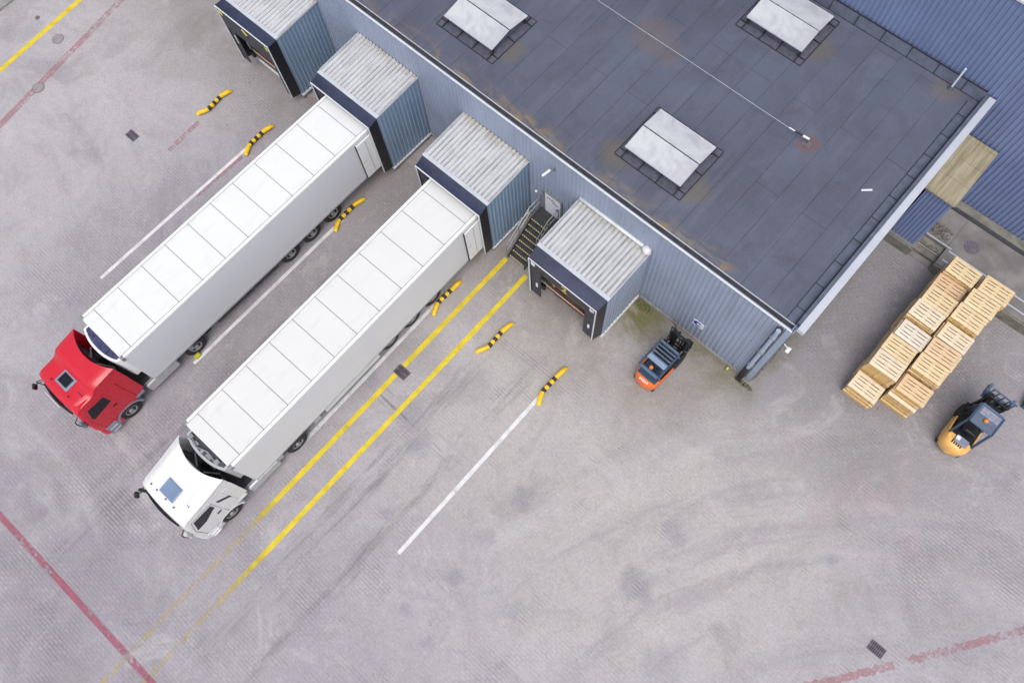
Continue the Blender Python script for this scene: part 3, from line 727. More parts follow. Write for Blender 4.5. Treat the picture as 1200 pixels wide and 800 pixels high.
pod(-5.80, 'low', 'empty dock pod right of the stair, open front with navy curtain and white pipe')

# ------------------------------------------------------------------ stair
st = thing('metal_staircase', 'dark steel outdoor stair with yellow nosings leading up to the white door', 'staircase', (-10.75, -2.25, 0))
n = 8; H = 1.44; rise = H / n; run = .21
for i in range(n - 1):
    b = B(); b.box(-.44, .44, run * i, run * i + .25, rise * (i + 1) - .03, rise * (i + 1)); tr = b.build('tread', M['stairs'], st)
    b = B(); b.box(-.43, .43, run * i - .014, run * i + .03, rise * (i + 1) - .028, rise * (i + 1) + .006)
    b.build('nosing', M['nosing'], tr)
b = B(); b.box(-.44, .44, run * (n - 1), 2.17, H - .05, H); b.build('landing', M['stairs'], st)
b = B(); b.box(-.43, .43, run * (n - 1) - .014, run * (n - 1) + .03, H - .028, H + .006)
b.build('landing_nosing', M['nosing'], st)
for sx in (-1, 1):
    x = sx * .47; b = B(); b.hexa([(x - .025, -.05, 0), (x + .025, -.05, 0), (x + .025, run * (n - 1), H - .22), (x - .025, run * (n - 1), H - .22), (x - .025, -.05, .25), (x + .025, -.05, .25), (x + .025, run * (n - 1), H + .03), (x - .025, run * (n - 1), H + .03)])
    b.box(x - .025, x + .025, run * (n - 1) + .001, 2.17, H - .2, H + .03)
    for q in (run * (n - 1) + .1, 2.1): b.bar((x, q, 0), (x, q, H - .202), .05)
    b.build('stringer', M['stairs'], st)
    b = B(); x = sx * .50; yt = run * (n - 1)
    if sx < 0:
        for off in (.95, .5): b.tube([(x, -.1, .2 + off), (x, yt, H + off), (x, 2.15, H + off)], .021, 8)
        b.tube([(x, -.1, .05), (x, -.1, 1.15)], .022, 8)
    else:
        for off in (.95, .5): b.tube([(x, yt * .5, H * .5 + off + .07), (x, yt, H + off), (x, 2.15, H + off)], .021, 8)
    b.tube([(x, yt * .5, H * .5), (x, yt * .5, H * .5 + 1.02)], .02, 8); b.tube([(x, yt, H), (x, yt, H + .95)], .02, 8); b.tube([(x, 2.13, H), (x, 2.13, H + .95)], .02, 8)
    b.build('railing', M['steel'], st, smooth=True, sharp=40)

# ------------------------------------------------------------------ things on the wall
wl = thing('wall_lamp', 'white tubular lamp on a bracket high above the stair door', 'lamp', (-10.6, 0, 5.2))
b = B(); b.box(-.05, .05, -.09, -.033, -.12, .05); b.bar((0, -.09, 0), (0, -.22, .01), .04); b.build('bracket', M['steel'], wl)
b = B(); b.tube([(-.05, -.2, .02), (-.14, -.55, -.06)], .05, 12); b.build('lamp_tube', M['signwhite'], wl, smooth=True, sharp=40)
w2 = thing('wall_lamp', 'tiny white bulkhead lamp on the wall left of the stair door', 'lamp', (-11.5, 0, 2.5))
b = B(); b.box(-.08, .08, -.06, -.033, -.1, .1); b.build('back_plate', M['steel'], w2)
b = B(); b.tube([(0, -.061, 0), (0, -.11, 0), (0, -.14, 0)], [.07, .065, .03], 12); b.build('glass', M['signwhite'], w2, smooth=True)
w3 = thing('flood_lamp', 'small white floodlight on an arm at the corner of the gable wall', 'lamp', (.04, .02, 4.9))
b = B(); b.bar((.03, 0, 0), (.26, -.06, -.02), .03); b.build('arm', M['trim'], w3)
b = B(); b.box(.20, .34, -.18, .04, -.12, -.03); b.build('head', M['signwhite'], w3, bevel=.02)
sg = thing('wall_sign', 'white square sign with a blue letter C on the pale blue wall', 'sign', (-2.92, -.034, 1.66))
b = B(); b.box(-.25, .25, -.014, 0, -.25, .25); b.build('plate', M['signwhite'], sg, bevel=.004)
b = B(); N = 22
for i in range(N):
    a0 = math.radians(42 + 276 * i / N); a1 = math.radians(42 + 276 * (i + 1) / N)
    def pt(r, a, y): 
        bulge = 1 + .18 * max(0, -math.cos(a)) if r > .13 else 1 - .25 * max(0, -math.cos(a))
        return (r * bulge * math.cos(a), y, r * bulge * math.sin(a))
    b.hexa([pt(.10, a0, -.0145), pt(.185, a0, -.0145), pt(.185, a1, -.0145), pt(.10, a1, -.0145), pt(.10, a0, -.019), pt(.185, a0, -.019), pt(.185, a1, -.019), pt(.10, a1, -.019)])
b.build('letter', M['signblue'], sg)
hy = thing('yellow_marker', 'small yellow cap at the foot of the wall beside the downpipe', 'marker', (-.97, -.17, 0))
b = B(); b.tube([(0, 0, 0), (0, 0, .10), (0, 0, .18), (0, 0, .22)], [.065, .065, .055, .03], 14); b.build('cap', mat('lime yellow', (.62, .62, .06), .5, 0, .1, 6), hy, smooth=True, sharp=40)
b = B(); b.tube([(.0, .0, -.01), (0, 0, .03)], .10, 14); b.build('base', M['iron'], hy)
ts = thing('wall_tap', 'small dark tap fitting low on the pale blue wall near the orange forklift', 'tap', (-3.7, -.045, .25))
b = B(); b.tube([(0, 0, 0), (0, -.1, 0), (0, -.14, -.08)], .03, 8); b.build('spout', M['iron'], ts); b = B(); b.box(-.06, .06, -.08, -.04, .03, .06); b.build('handle', M['iron'], ts)

# ------------------------------------------------------------------ roof things
def skylight(cx, cy, label):
    t = thing('roof_skylight', label, 'skylight', (cx, cy, RZ), 0, 'double flap skylights on the flat roof')
    hx, hy_ = 1.28, 1.06
    b = B(); b.box(-hx + .16, hx - .16, -hy_ + .16, hy_ - .16, 0, .34); b.build('curb', M['felt_trim'], t, bevel=.02)
    ex, ey = hx + .22, hy_ + .24
    b = B(); b.prism([(-ex, -ey), (ex, -ey), (ex, ey), (-ex, ey)], .002, .008); b.build('base_flashing', mat('flashing felt', (.082, .085, .118), .7, 0, .2, 4, (.13, .115, .085), .6), t)
    b = B(); w_ = .035
    b.box(-ex, ex, -ey - w_, -ey, .003, .02); b.box(-ex, ex, ey, ey + w_, .003, .02); b.box(-ex - w_, -ex, -ey, ey, .003, .02); b.box(ex, ex + w_, -ey, ey, .003, .02)
    for k in range(4):
        xx = -ex + .28 + (2 * ex - .56) * k / 3
        for s_ in (-1, 1): b.bar((xx, s_ * ey, .02), (xx, s_ * (hy_ - .15), .05), .04); b.bar((xx, s_ * (hy_ - .14), .05), (xx, s_ * (hy_ - .12), .36), .05)
    for k in range(3):
        q = -ey + .3 + (2 * ey - .6) * k / 2
        for s_ in (-1, 1): b.bar((s_ * ex, q, .02), (s_ * (hx - .15), q, .05), .035)
    b.build('bracket', M['tar'], t)
    for s_ in (-1, 1):
        b = B(); z0, z1 = .56, .40
        y0, y1 = s_ * .025, s_ * hy_
        b.hexa([(-hx, y0, z0 - .05), (hx, y0, z0 - .05), (hx, y1, z1 - .06), (-hx, y1, z1 - .06), (-hx, y0, z0), (hx, y0, z0), (hx, y1, z1), (-hx, y1, z1)])
        fl = b.build('flap', M['polycarb'], t, bevel=.012)
        b = B()
        b.hexa([(-.018, y0, z0 + .002), (.018, y0, z0 + .002), (.018, y1, z1 + .002), (-.018, y1, z1 + .002), (-.018, y0, z0 + .010), (.018, y0, z0 + .010), (.018, y1, z1 + .010), (-.018, y1, z1 + .010)])
        b.bar((-hx, y1 * .97, z1 + .008), (hx, y1 * .97, z1 + .008), .03, .014)
        b.build('frame', M['coping'], fl)
    b = B(); b.box(-hx + .05, hx - .05, -.024, .024, .34, .50); b.build('hinge', M['black'], t)
    return t
skylight(-7.47, 2.84, 'grey white double skylight nearest the empty dock pod and its white pipe')
skylight(-16.65, 2.86, 'grey white double skylight above the gap between the two parked trailers')
skylight(-7.55, 10.35, 'grey white double skylight with tan stains nearest the tall blue wall')
lw = thing('lightning_wire', 'thin white lightning wire ending in a black and white rod on a rust stain', 'wire', (0, 0, RZ))
b = B(); pts = []
for i in range(13): x = -18 + 13.55 * i / 12; pts.append((x, 6.33 + .01 * math.sin(i), .30 - .03 * math.sin(PI * i / 12)))
b.tube(pts, .009, 6); b.build('cable', M['coping'], lw)
b = B(); b.tube([(-4.45, 6.34, .30), (-4.12, 6.37, .30)], .035, 8); b.build('insulator', M['black'], lw)
b = B(); b.tube([(-4.70, 6.335, .30), (-4.452, 6.34, .30)], .022, 8); b.tube([(-4.118, 6.37, .30), (-3.86, 6.39, .30)], .042, 8); b.build('turnbuckle', M['signwhite'], lw)
b = B(); b.tube([(-3.88, 6.39, 0), (-3.88, 6.39, .27)], .03, 8); b.prism([(-4.0, 6.25), (-3.7, 6.25), (-3.7, 6.52), (-4.0, 6.52)], .003, .03); b.build('foot', M['iron'], lw)
ms = thing('metal_strip', 'short white metal strip lying on the dark roof', 'metal strip', (-1.14, 6.18, RZ), math.radians(42))
b = B(); b.box(-.19, .19, -.035, .035, .003, .02); b.build('strip', M['signwhite'], ms); b = B(); b.box(-.17, .17, -.005, .005, .021, .026); b.build('rib', M['coping'], ms)
vp = thing('vent_pipe', 'thin white vent pipe standing on the roof beside the tall blue wall', 'pipe', (-1.2, 12.0, RZ + .3))
b = B(); b.tube([(0, -.25, -.296), (0, -.25, .85)], .035, 10); b.build('pipe', M['signwhite'], vp); b = B(); b.tube([(0, -.25, -.297), (0, -.25, -.15)], [.12, .05], 12); b.build('collar', M['felt_trim'], vp)

# ------------------------------------------------------------------ wheel guides
def guide(pts, label):
    p = [Vector((x, y, 0)) for x, y in pts]; o = p[0].copy()
    t = thing('wheel_guide', label, 'wheel guide', o, 0, 'yellow and black wheel guides in front of the docks')
    q = [a - o for a in p]; r = .105; zz = .14
    # rounded path: end - bend - bend - end
    def seg(a, b, k): return a.lerp(b, k)
    A, Bp, C, D_ = [Vector((v.x, v.y, zz)) for v in q]
    path = [Vector((A.x, A.y, .07)), seg(A, Bp, .18), seg(A, Bp, .7), seg(Bp, C, .05)]
    b = B(); b.tube([path[0] + (path[0] - path[1]) * .05] + path, [.07, .1, r, r, r], 12); b.build('yellow_end', M['yellow'], t, smooth=True, sharp=50)
    path = [seg(Bp, C, .9), C, seg(C, D_, .4), seg(C, D_, .8), Vector((D_.x, D_.y, .05))]
    b = B(); b.tube(path, [r, r, r, .1, .075], 12); b.build('yellow_end', M['yellow'], t, smooth=True, sharp=50)
    ks = [.05, .22, .39, .56, .73, .90]
    for i in range(5):
        a, c = seg(Bp, C, ks[i]), seg(Bp, C, ks[i + 1]); b = B(); b.tube([a, c], r * (.97 if i % 2 == 0 else 1.0), 12); b.build('black_band' if i % 2 == 0 else 'yellow_band', M['blackband'] if i % 2 == 0 else M['yellow'], t, smooth=True, sharp=50)
    b = B()
    for k in (.3, .7): c = seg(Bp, C, k); b.tube([(c.x, c.y, 0), (c.x, c.y, .08)], .05, 8)
    b.build('stud', M['blackband'], t)
GD = [([(-27.50, -6.45), (-27.27, -6.0), (-27.37, -5.05), (-27.25, -4.55)], 'yellow and black wheel guide left of the white line, farthest from the trucks'),
      ([(-24.01, -6.45), (-24.27, -6.0), (-24.30, -5.05), (-24.20, -4.55)], 'yellow and black wheel guide at the head of the white line left of the trailers'),
      ([(-17.94, -6.45), (-18.19, -6.0), (-18.21, -4.95), (-18.10, -4.45)], 'yellow and black wheel guide between the two trailers beside the trailer wheels'),
      ([(-11.82, -6.45), (-12.05, -6.0), (-12.02, -5.05), (-12.0, -4.55)], 'yellow and black wheel guide between the white truck trailer and the yellow lines'),
      ([(-9.28, -6.45), (-9.05, -6.0), (-9.08, -5.05), (-9.0, -4.52)], 'yellow and black wheel guide right of the yellow lines in front of the empty dock'),
      ([(-5.82, -6.45), (-6.05, -6.0), (-6.03, -5.05), (-5.98, -4.52)], 'yellow and black wheel guide at the head of the rightmost white line')]
for pts, lab in GD: guide(pts, lab)

# ------------------------------------------------------------------ trucks
def wheel(parent, x, y, r=.5, w=.3, out=1, dual=False):
    def ring(rr, xx, n=28): return [(xx, y + rr * math.cos(2 * PI * i / n), r + rr * math.sin(2 * PI * i / n)) for i in range(n)]
    b = B(); s_ = out
    xo = x; xi = x - s_ * (w * (2.1 if dual else 1))
    prof = [(xi, .30), (xi, r - .05), (xi + s_ * .04, r), (xo - s_ * .05, r), (xo, r - .06), (xo + s_ * .005, .31), (xo - s_ * .05, .27)]
    b.loft([ring(q, xx) for xx, q in prof]); wo = b.build('wheel', M['tyre'], parent, smooth=True, sharp=45)
    b = B(); prof = [(xo - s_ * .06, .268), (xo - s_ * .02, .27), (xo - s_ * .02, .235), (xo - s_ * .09, .19), (xo - s_ * .05, .12), (xo + s_ * .02, .10), (xo + s_ * .03, .03)]
    b.loft([ring(q, xx) for xx, q in prof]); b.build('rim', M['rim'], wo, smooth=True, sharp=35)
    return wo

def tractor(xc, y0, red):
    if red: t = thing('tractor_truck', 'red tractor truck coupled to the left white trailer', 'truck', (xc, y0, 0))
    else: t = thing('tractor_truck', 'white tractor truck with blue roof hatch coupled to the right white trailer', 'truck', (xc, y0, 0))
    t['group'] = 'tractor trucks parked at the docks'
    P = M['red'] if red else M['whitecab']
    # hull: stacked rounded outlines
    def outline(yf, yr, hw, cf=.15, bow=.06, cr=.05):
        pts = []
        n = 10
        for i in range(n + 1):
            u = -1 + 2 * i / n; pts.append((u * (hw - cf), yf + bow * u * u))
        c0 = yf + bow
        for i in range(1, 6):
            a = PI / 2 * i / 5; pts.append((hw - cf + cf * math.sin(a), c0 + cf * (1 - math.cos(a))))
        pts.append((hw, (c0 + cf + yr) / 2)); pts.append((hw, yr - cr)); pts.append((hw - cr, yr))
        pts.append((0, yr)); pts.append((-(hw - cr), yr)); pts.append((-hw, yr - cr)); pts.append((-hw, (c0 + cf + yr) / 2))
        for i in range(5, 0, -1):
            a = PI / 2 * i / 5; pts.append((-(hw - cf + cf * math.sin(a)), c0 + cf * (1 - math.cos(a))))
        return pts
    lev = [(.95, .02, 1.24), (1.25, .0, 1.245), (1.8, .03, 1.245), (2.05, .07, 1.24), (2.85, .22, 1.225), (3.05, .28, 1.215), (3.2, .36, 1.20), (3.29, .46, 1.15)]
    b = B(); b.loft([[(x, y, z) for x, y in outline(yf, 2.12, hw)] for z, yf, hw in lev]); cab = b.build('cab', P, t, smooth=True, sharp=38)
    # roof fairing, higher towards the rear, with a hollow trailing edge
    def roofz(u, v):
        e = max(0, abs(u) - .72) / .28
        if red:
            step = 1 / (1 + math.exp(-(v - (.46 + .22 * abs(u) ** 2.2 * 0 + .10 * (1 - u * u))) * 38))
            z = 3.32 + .10 * v + .36 * step * (.6 + .4 * v)
        else:
            z = 3.32 + .47 * v ** 1.25 + .05 * math.exp(-((abs(u) - .74) / .09) ** 2) * min(1, v * 2)
        return z - (.13 * e * e) * (1 - .5 * v) - .08 * max(0, .10 - v) / .10
    def roofy(u, v):
        yr = 2.56 - .40 * (1 - abs(u) ** 2.0)
        return .34 + .07 * u * u + v * (yr - .34 - .07 * u * u)
    b = B(); NU, NV = 24, 18; idx = {}
    for layer, off in ((0, 0), (1, -.05)):
        for j in range(NV + 1):
            for i in range(NU + 1):
                u = -1 + 2 * i / NU; v = j / NV; hw = 1.205 + .03 * v
                idx[layer, i, j] = len(b.v); b.v.append((u * hw, roofy(u, v), roofz(u, v) + off))
    for j in range(NV):
        for i in range(NU):
            b.f.append((idx[0, i, j], idx[0, i + 1, j], idx[0, i + 1, j + 1], idx[0, i, j + 1])); b.f.append((idx[1, i, j], idx[1, i, j + 1], idx[1, i + 1, j + 1], idx[1, i + 1, j]))
    per = [(i, 0) for i in range(NU)] + [(NU, j) for j in range(NV)] + [(i, NV) for i in range(NU, 0, -1)] + [(0, j) for j in range(NV, 0, -1)]
    for k in range(len(per)):
        a, c = per[k], per[(k + 1) % len(per)]
        b.f.append((idx[0, a[0], a[1]], idx[1, a[0], a[1]], idx[1, c[0], c[1]], idx[0, c[0], c[1]]))
    b.build('roof_fairing', P, t, smooth=True, sharp=55)
    # cheeks that close the fairing down to the cab sides and run on behind the cab
    for s_ in (-1, 1):
        b = B(); rows = []
        for j in range(NV + 1):
            v = j / NV; y = roofy(1, v); hw = 1.205 + .03 * v
            rows.append((y, roofz(1, v) - .01, hw))
        for j in range(NV):
            (ya, za, ha), (yb, zb, hb_) = rows[j], rows[j + 1]
            lo = 2.95; b.hexa([(s_ * (1.19), ya, lo), (s_ * 1.235, ya, lo), (s_ * 1.235, yb, lo), (s_ * 1.19, yb, lo), (s_ * (ha - .05), ya, za), (s_ * ha, ya, za), (s_ * hb_, yb, zb), (s_ * (hb_ - .05), yb, zb)])
        b.hexa([(s_ * 1.20, 2.10, 1.15), (s_ * 1.245, 2.10, 1.15), (s_ * 1.245, 2.52, 1.25), (s_ * 1.20, 2.52, 1.25), (s_ * 1.20, 2.10, 2.96), (s_ * 1.245, 2.10, 2.96), (s_ * 1.235, 2.57, 2.96), (s_ * 1.19, 2.57, 2.96)])
        bm_o = b.build('side_fairing', P, t, smooth=True, sharp=40)
        bm = bmesh.new(); bm.from_mesh(bm_o.data); bmesh.ops.remove_doubles(bm, verts=bm.verts, dist=.0006); bm.to_mesh(bm_o.data); bm.free()
    # hatch
    zh = roofz(0, .30) if not red else roofz(0, .2)
    yh = 1.02 if red else 1.02; hz = (3.39 if red else 3.49)
    b = B(); b.hexa([(-.36, yh - .30, hz - .10), (.36, yh - .30, hz - .10), (.36, yh + .28, hz - .02), (-.36, yh + .28, hz - .02), (-.36, yh - .30, hz + (.02 if red else -.03)), (.36, yh - .30, hz + (.02 if red else -.03)), (.36, yh + .28, hz + (.04 if red else .10)), (-.36, yh + .28, hz + (.04 if red else .10))])
    if red:
        hf = b.build('roof_hatch', M['skirt'], t, bevel=.05)
        b = B(); b.hexa([(-.27, yh - .22, hz - .02), (.27, yh - .22, hz - .02), (.27, yh + .20, hz + .0), (-.27, yh + .20, hz), (-.27, yh - .22, hz + .034), (.27, yh - .22, hz + .034), (.27, yh + .20, hz + .052), (-.27, yh + .20, hz + .052)]); b.build('hatch_glass', M['glass'], hf, bevel=.02)
    else:
        hf = b.build('roof_hatch', M['bluehatch'], t, bevel=.02)
    for s_ in (-1, 1):
        b = B(); prev = None
        for j in range(NV + 1):
            v = j / NV; hw = 1.205 + .03 * v; q = Vector((s_ * (hw + .006), roofy(1, v), roofz(1, v) - .045))
            if prev is not None: b.bar(prev, q, .016, .018)
            prev = q
        b.build('roof_joint', M['darkred'] if red else M['seam'], t)
    b = B(); b.tube([(.95, 1.0, 3.32), (.97, 1.12, 3.75)], .012, 6); b.build('aerial', M['black'], t)
    # marker lamps and horns on the roof
    b = B()
    for xx in ((-.5, .55) if red else (-.78, -.45, .05, .5)): 
        zz = 3.335 if red else 3.355
        b.tube([(xx, .66, zz - .05), (xx, .66, zz + .035)], .035, 8)
    b.build('roof_lamp', M['black'], t)
    # windscreen, visor, grille, bumper, lamps
    def front_patch(z0, z1, hw0, hw1, off, name, m, depth=.03):
        def yfz(z):
            for (za, ya, _), (zb, yb, __) in zip(lev, lev[1:]):
                if za <= z <= zb: return ya + (yb - ya) * (z - za) / (zb - za)
            return lev[0][1]
        b = B(); rings = []
        for q in range(5):
            z = z0 + (z1 - z0) * q / 4; hw = hw0 + (hw1 - hw0) * q / 4; row = []
            for i in range(13): u = -1 + 2 * i / 12; row.append((u * hw, yfz(z) - off + .10 * u * u, z))
            rings.append(row)
        i0 = len(b.v)
        for d in (0, depth):
            for row in rings:
                for (x, y, z) in row: b.v.append((x, y + d, z))
        L = 5 * 13
        for k in range(4):
            for i in range(12):
                a = i0 + k * 13 + i; b.f.append((a, a + 1, a + 14, a + 13)); b.f.append((a + L, a + L + 13, a + L + 14, a + L + 1))
        for k in range(4):
            for i in (0, 12): a = i0 + k * 13 + i; b.f.append((a, a + 13, a + L + 13, a + L))
        for i in range(12):
            for k in (0, 4): a = i0 + k * 13 + i; b.f.append((a, a + 1, a + L + 1, a + L))
        return b.build(name, m, t, smooth=True, sharp=40)
    front_patch(1.95, 2.83, 1.03, 1.0, .015, 'windscreen', M['glass'])
    front_patch(1.05, 1.85, .95, .98, .015, 'grille', M['black'])
    front_patch(1.86, 1.94, 1.0, 1.02, .02, 'wiper_panel', M['skirt'] if red else M['black'])
    # sun visor
    b = B()
    for i in range(12):
        u0 = -1 + 2 * i / 12; u1 = -1 + 2 * (i + 1) / 12
        f = lambda u, dy, z: (u * .92, .20 + .10 * u * u + dy, z)
        b.hexa([f(u0, -.10, 2.80), f(u1, -.10, 2.80), f(u1, .16, 2.98), f(u0, .16, 2.98), f(u0, -.10, 2.83), f(u1, -.10, 2.83), f(u1, .16, 3.02), f(u0, .16, 3.02)])
    b.build('sun_visor', M['glass'], t)
    if red:
        b = B(); b.box(-.55, .35, .075, .098, 2.86, 2.97); b.build('name_plate', M['signwhite'], t)
    else:
        b = B(); b.box(-.6, .6, -.03, -.018, 1.5, 1.56); b.build('grille_trim', M['alu'], t)
    b = B(); b.loft([[(x, y, z) for x, y in outline(yf, 1.0, hw, .17, .07)] for z, yf, hw in ((.28, .06, 1.20), (.45, -.02, 1.245), (.80, -.03, 1.248), (.945, .0, 1.243))]); b.build('bumper', M['red'] if red else M['whitecab'], t, smooth=True, sharp=38)
    for s_ in (-1, 1):
        b = B(); b.hexa([(s_ * .72, .03, .58), (s_ * 1.12, .12, .58), (s_ * 1.12, .2, .58), (s_ * .72, .2, .58), (s_ * .72, .01, .84), (s_ * 1.14, .10, .84), (s_ * 1.14, .2, .84), (s_ * .72, .2, .84)]); 
        o = b.build('headlight', M['alu'], t, bevel=.02); o.location = (0, -.07, 0)
    # doors with windows and handles
    for s_ in (-1, 1):
        def px(y, z, d=0.): 
            hwz = 1.245 if z < 2 else 1.245 - .028 * (z - 2)
            return (s_ * (hwz + d), y, z)
        def panel(pts, d0, d1, name, m, par):
            b = B(); b.loft([[px(y, z, d0) for y, z in pts], [px(y, z, d1) for y, z in pts]]); return b.build(name, m, par)
        dr = panel([(.42, 1.0), (1.52, 1.0), (1.52, 2.88), (.60, 2.88), (.36, 2.1)], -.01, .008, 'door', P, t)
        panel([(.52, 2.05), (1.42, 2.22), (1.42, 2.78), (.66, 2.78), (.47, 2.2)] if red else [(.42, 2.02), (.85, 2.05), (1.35, 2.38), (1.46, 2.42), (1.46, 2.80), (.64, 2.80)], .0085, .014, 'window', M['glass'], dr)
        panel([(1.28, 1.78), (1.46, 1.78), (1.46, 1.84), (1.28, 1.84)], .0085, .035, 'handle', M['black'], dr)
        # dark shut lines round the door
        b = B()
        loop = [(.40, .98), (1.54, .98), (1.54, 2.90), (.59, 2.90), (.34, 2.1), (.40, .98)]
        for a, c in zip(loop, loop[1:]): b.bar(px(a[0], a[1], .003), px(c[0], c[1], .003), .014, .012)
        b.build('door_seal', M['black'] if not red else M['darkred'], t)
        if not red: panel([(1.74, 2.62), (2.08, 2.0), (2.08, 1.86), (2.0, 1.86), (1.66, 2.52), (1.66, 2.62)] if False else [(1.72, 2.36), (2.06, 2.36), (2.06, 2.86), (1.72, 2.86)], .0, .010, 'sleeper_window', M['glass'], t) if s_ < 0 else panel([(1.68, 2.50), (2.10, 2.02), (2.10, 2.22), (1.68, 2.72)], .0, .010, 'side_slot', M['black'], t)
        # wheel arch, steps, skirt
        b = B(); n = 14; prev = None
        for k in range(n + 1):
            a = PI * (k / n); c = (1.42 - .66 * math.cos(a), .52 + .60 * math.sin(a)); e = (1.42 - .56 * math.cos(a), .52 + .50 * math.sin(a) + .02)
            if prev:
                (c0, e0) = prev; b.hexa([(s_ * .80, e0[0], e0[1]), (s_ * 1.262, e0[0], e0[1]), (s_ * 1.262, e[0], e[1]), (s_ * .80, e[0], e[1]), (s_ * .80, c0[0], c0[1]), (s_ * 1.255, c0[0], c0[1]), (s_ * 1.255, c[0], c[1]), (s_ * .80, c[0], c[1])])
            prev = (c, e)
        b.build('wheel_arch', M['skirt'] if red else M['whitecab'], t, smooth=True, sharp=40)
        b = B(); b.box(s_ * 1.0 if s_ > 0 else -1.262, 1.262 if s_ > 0 else -1.0, .28, .80, .34, .94); b.build('step_box', M['skirt'] if red else M['whitecab'], t, bevel=.03)
        for zz in (.36, .66):
            b = B(); b.box(s_ * 1.15 if s_ > 0 else -1.30, 1.30 if s_ > 0 else -1.15, .36, .72, zz, zz + .035); b.build('step', M['alu'], t)
        b = B(); b.box(s_ * .95 if s_ > 0 else -1.25, 1.25 if s_ > 0 else -.95, 2.02, 2.42, .95, 1.14); b.build('rear_skirt', M['skirt'] if red else M['whitecab'], t, bevel=.02)
        # mirrors on arms
        b = B(); b.tube([(s_ * 1.15, .26, 2.82), (s_ * 1.24, .06, 2.80), (s_ * 1.28, .04, 2.62)], .022, 6); b.tube([(s_ * 1.28, .04, 2.62), (s_ * 1.28, .06, 2.3), (s_ * 1.26, .08, 2.08), (s_ * 1.2, .2, 2.05)], .02, 6)
        if s_ < 0: b.tube([(s_ * .95, .28, 2.98), (s_ * 1.10, -.06, 2.95), (s_ * 1.17, -.10, 2.84)], .02, 6)
        arm = b.build('mirror_arm', M['black'], t)
        b = B(); b.box(-.09, .09, -.06, .06, -.26, .26); o = b.build('mirror', M['black'] if s_ < 0 else (M['skirt'] if red else M['whitecab']), t, bevel=.04); o.location = ((-1.40, .62, 2.35) if red else (-1.30, .06, 2.35)) if s_ < 0 else (1.20, .10, 2.25); o.rotation_euler = (0, 0, -.5 * s_)
        if s_ < 0:
            b = B(); b.box(-.12, .12, -.05, .05, -.10, .10); o = b.build('kerb_mirror', M['black'], t, bevel=.03); o.location = (s_ * 1.19, -.12, 2.72); o.rotation_euler = (.3, 0, .6 * s_)
        wheel(t, s_ * 1.21, 1.42, .5, .32, s_)
        wheel(t, s_ * 1.16, 5.05, .5, .29, s_, True)
        # tanks
        b = B(); b.box(min(s_ * .55, s_ * 1.2), max(s_ * .55, s_ * 1.2), 2.55, 4.1, .42, 1.0); b.build('fuel_tank', M['alu'], t, bevel=.08, seg=3)
        b = B(); b.box(min(s_ * .62, s_ * 1.22), max(s_ * .62, s_ * 1.22), 4.42, 5.68, 1.04, 1.07); b.build('mudguard', M['black'], t)
    b = B()
    for s_ in (-1, 1): b.box(min(s_ * .36, s_ * .44), max(s_ * .36, s_ * .44), .9, 6.0, .72, .98)
    for yy in (2.4, 3.4, 4.4, 5.6): b.box(-.36, .36, yy, yy + .1, .76, .95)
    b.box(-1.0, 1.0, 2.2, 2.9, 1.0, 1.03)
    b.build('chassis', M['darksteel'], t)
    b = B(); b.prism([(.55 * math.cos(a * PI / 8), 4.95 + .6 * math.sin(a * PI / 8)) for a in range(16)], .99, 1.12); b.build('fifth_wheel', M['darksteel'], t)
    # hoses and gear behind the cab
    b = B()
    for k in range(4):
        x0 = -.45 + .22 * k; b.tube([(x0, 2.15, 1.9), (x0 - .1, 2.45, 1.55 + .06 * k), (x0 + .1, 2.75, 1.5), (x0 - .15, 2.95, 1.8)], .025, 6)
    b.box(-.9, -.5, 2.14, 2.4, 1.2, 2.2); b.box(.45, .95, 2.14, 2.36, 1.1, 1.9)
    b.build('air_hoses', M['darksteel'], t)
    b = B(); b.box(-1.12, 1.12, 2.125, 2.17, 1.1, 3.25); b.build('rear_panel', M['black'], t)
    b = B(); b.bar((-.05, 2.2, 3.3), (-.6, 2.42, 3.0), .05); b.bar((.3, 2.2, 3.25), (.5, 2.45, 2.6), .05); b.build('fairing_strut', M['steel'], t)
    return t
tractor(-19.45, -19.24, True)
tractor(-13.12, -19.22, False)

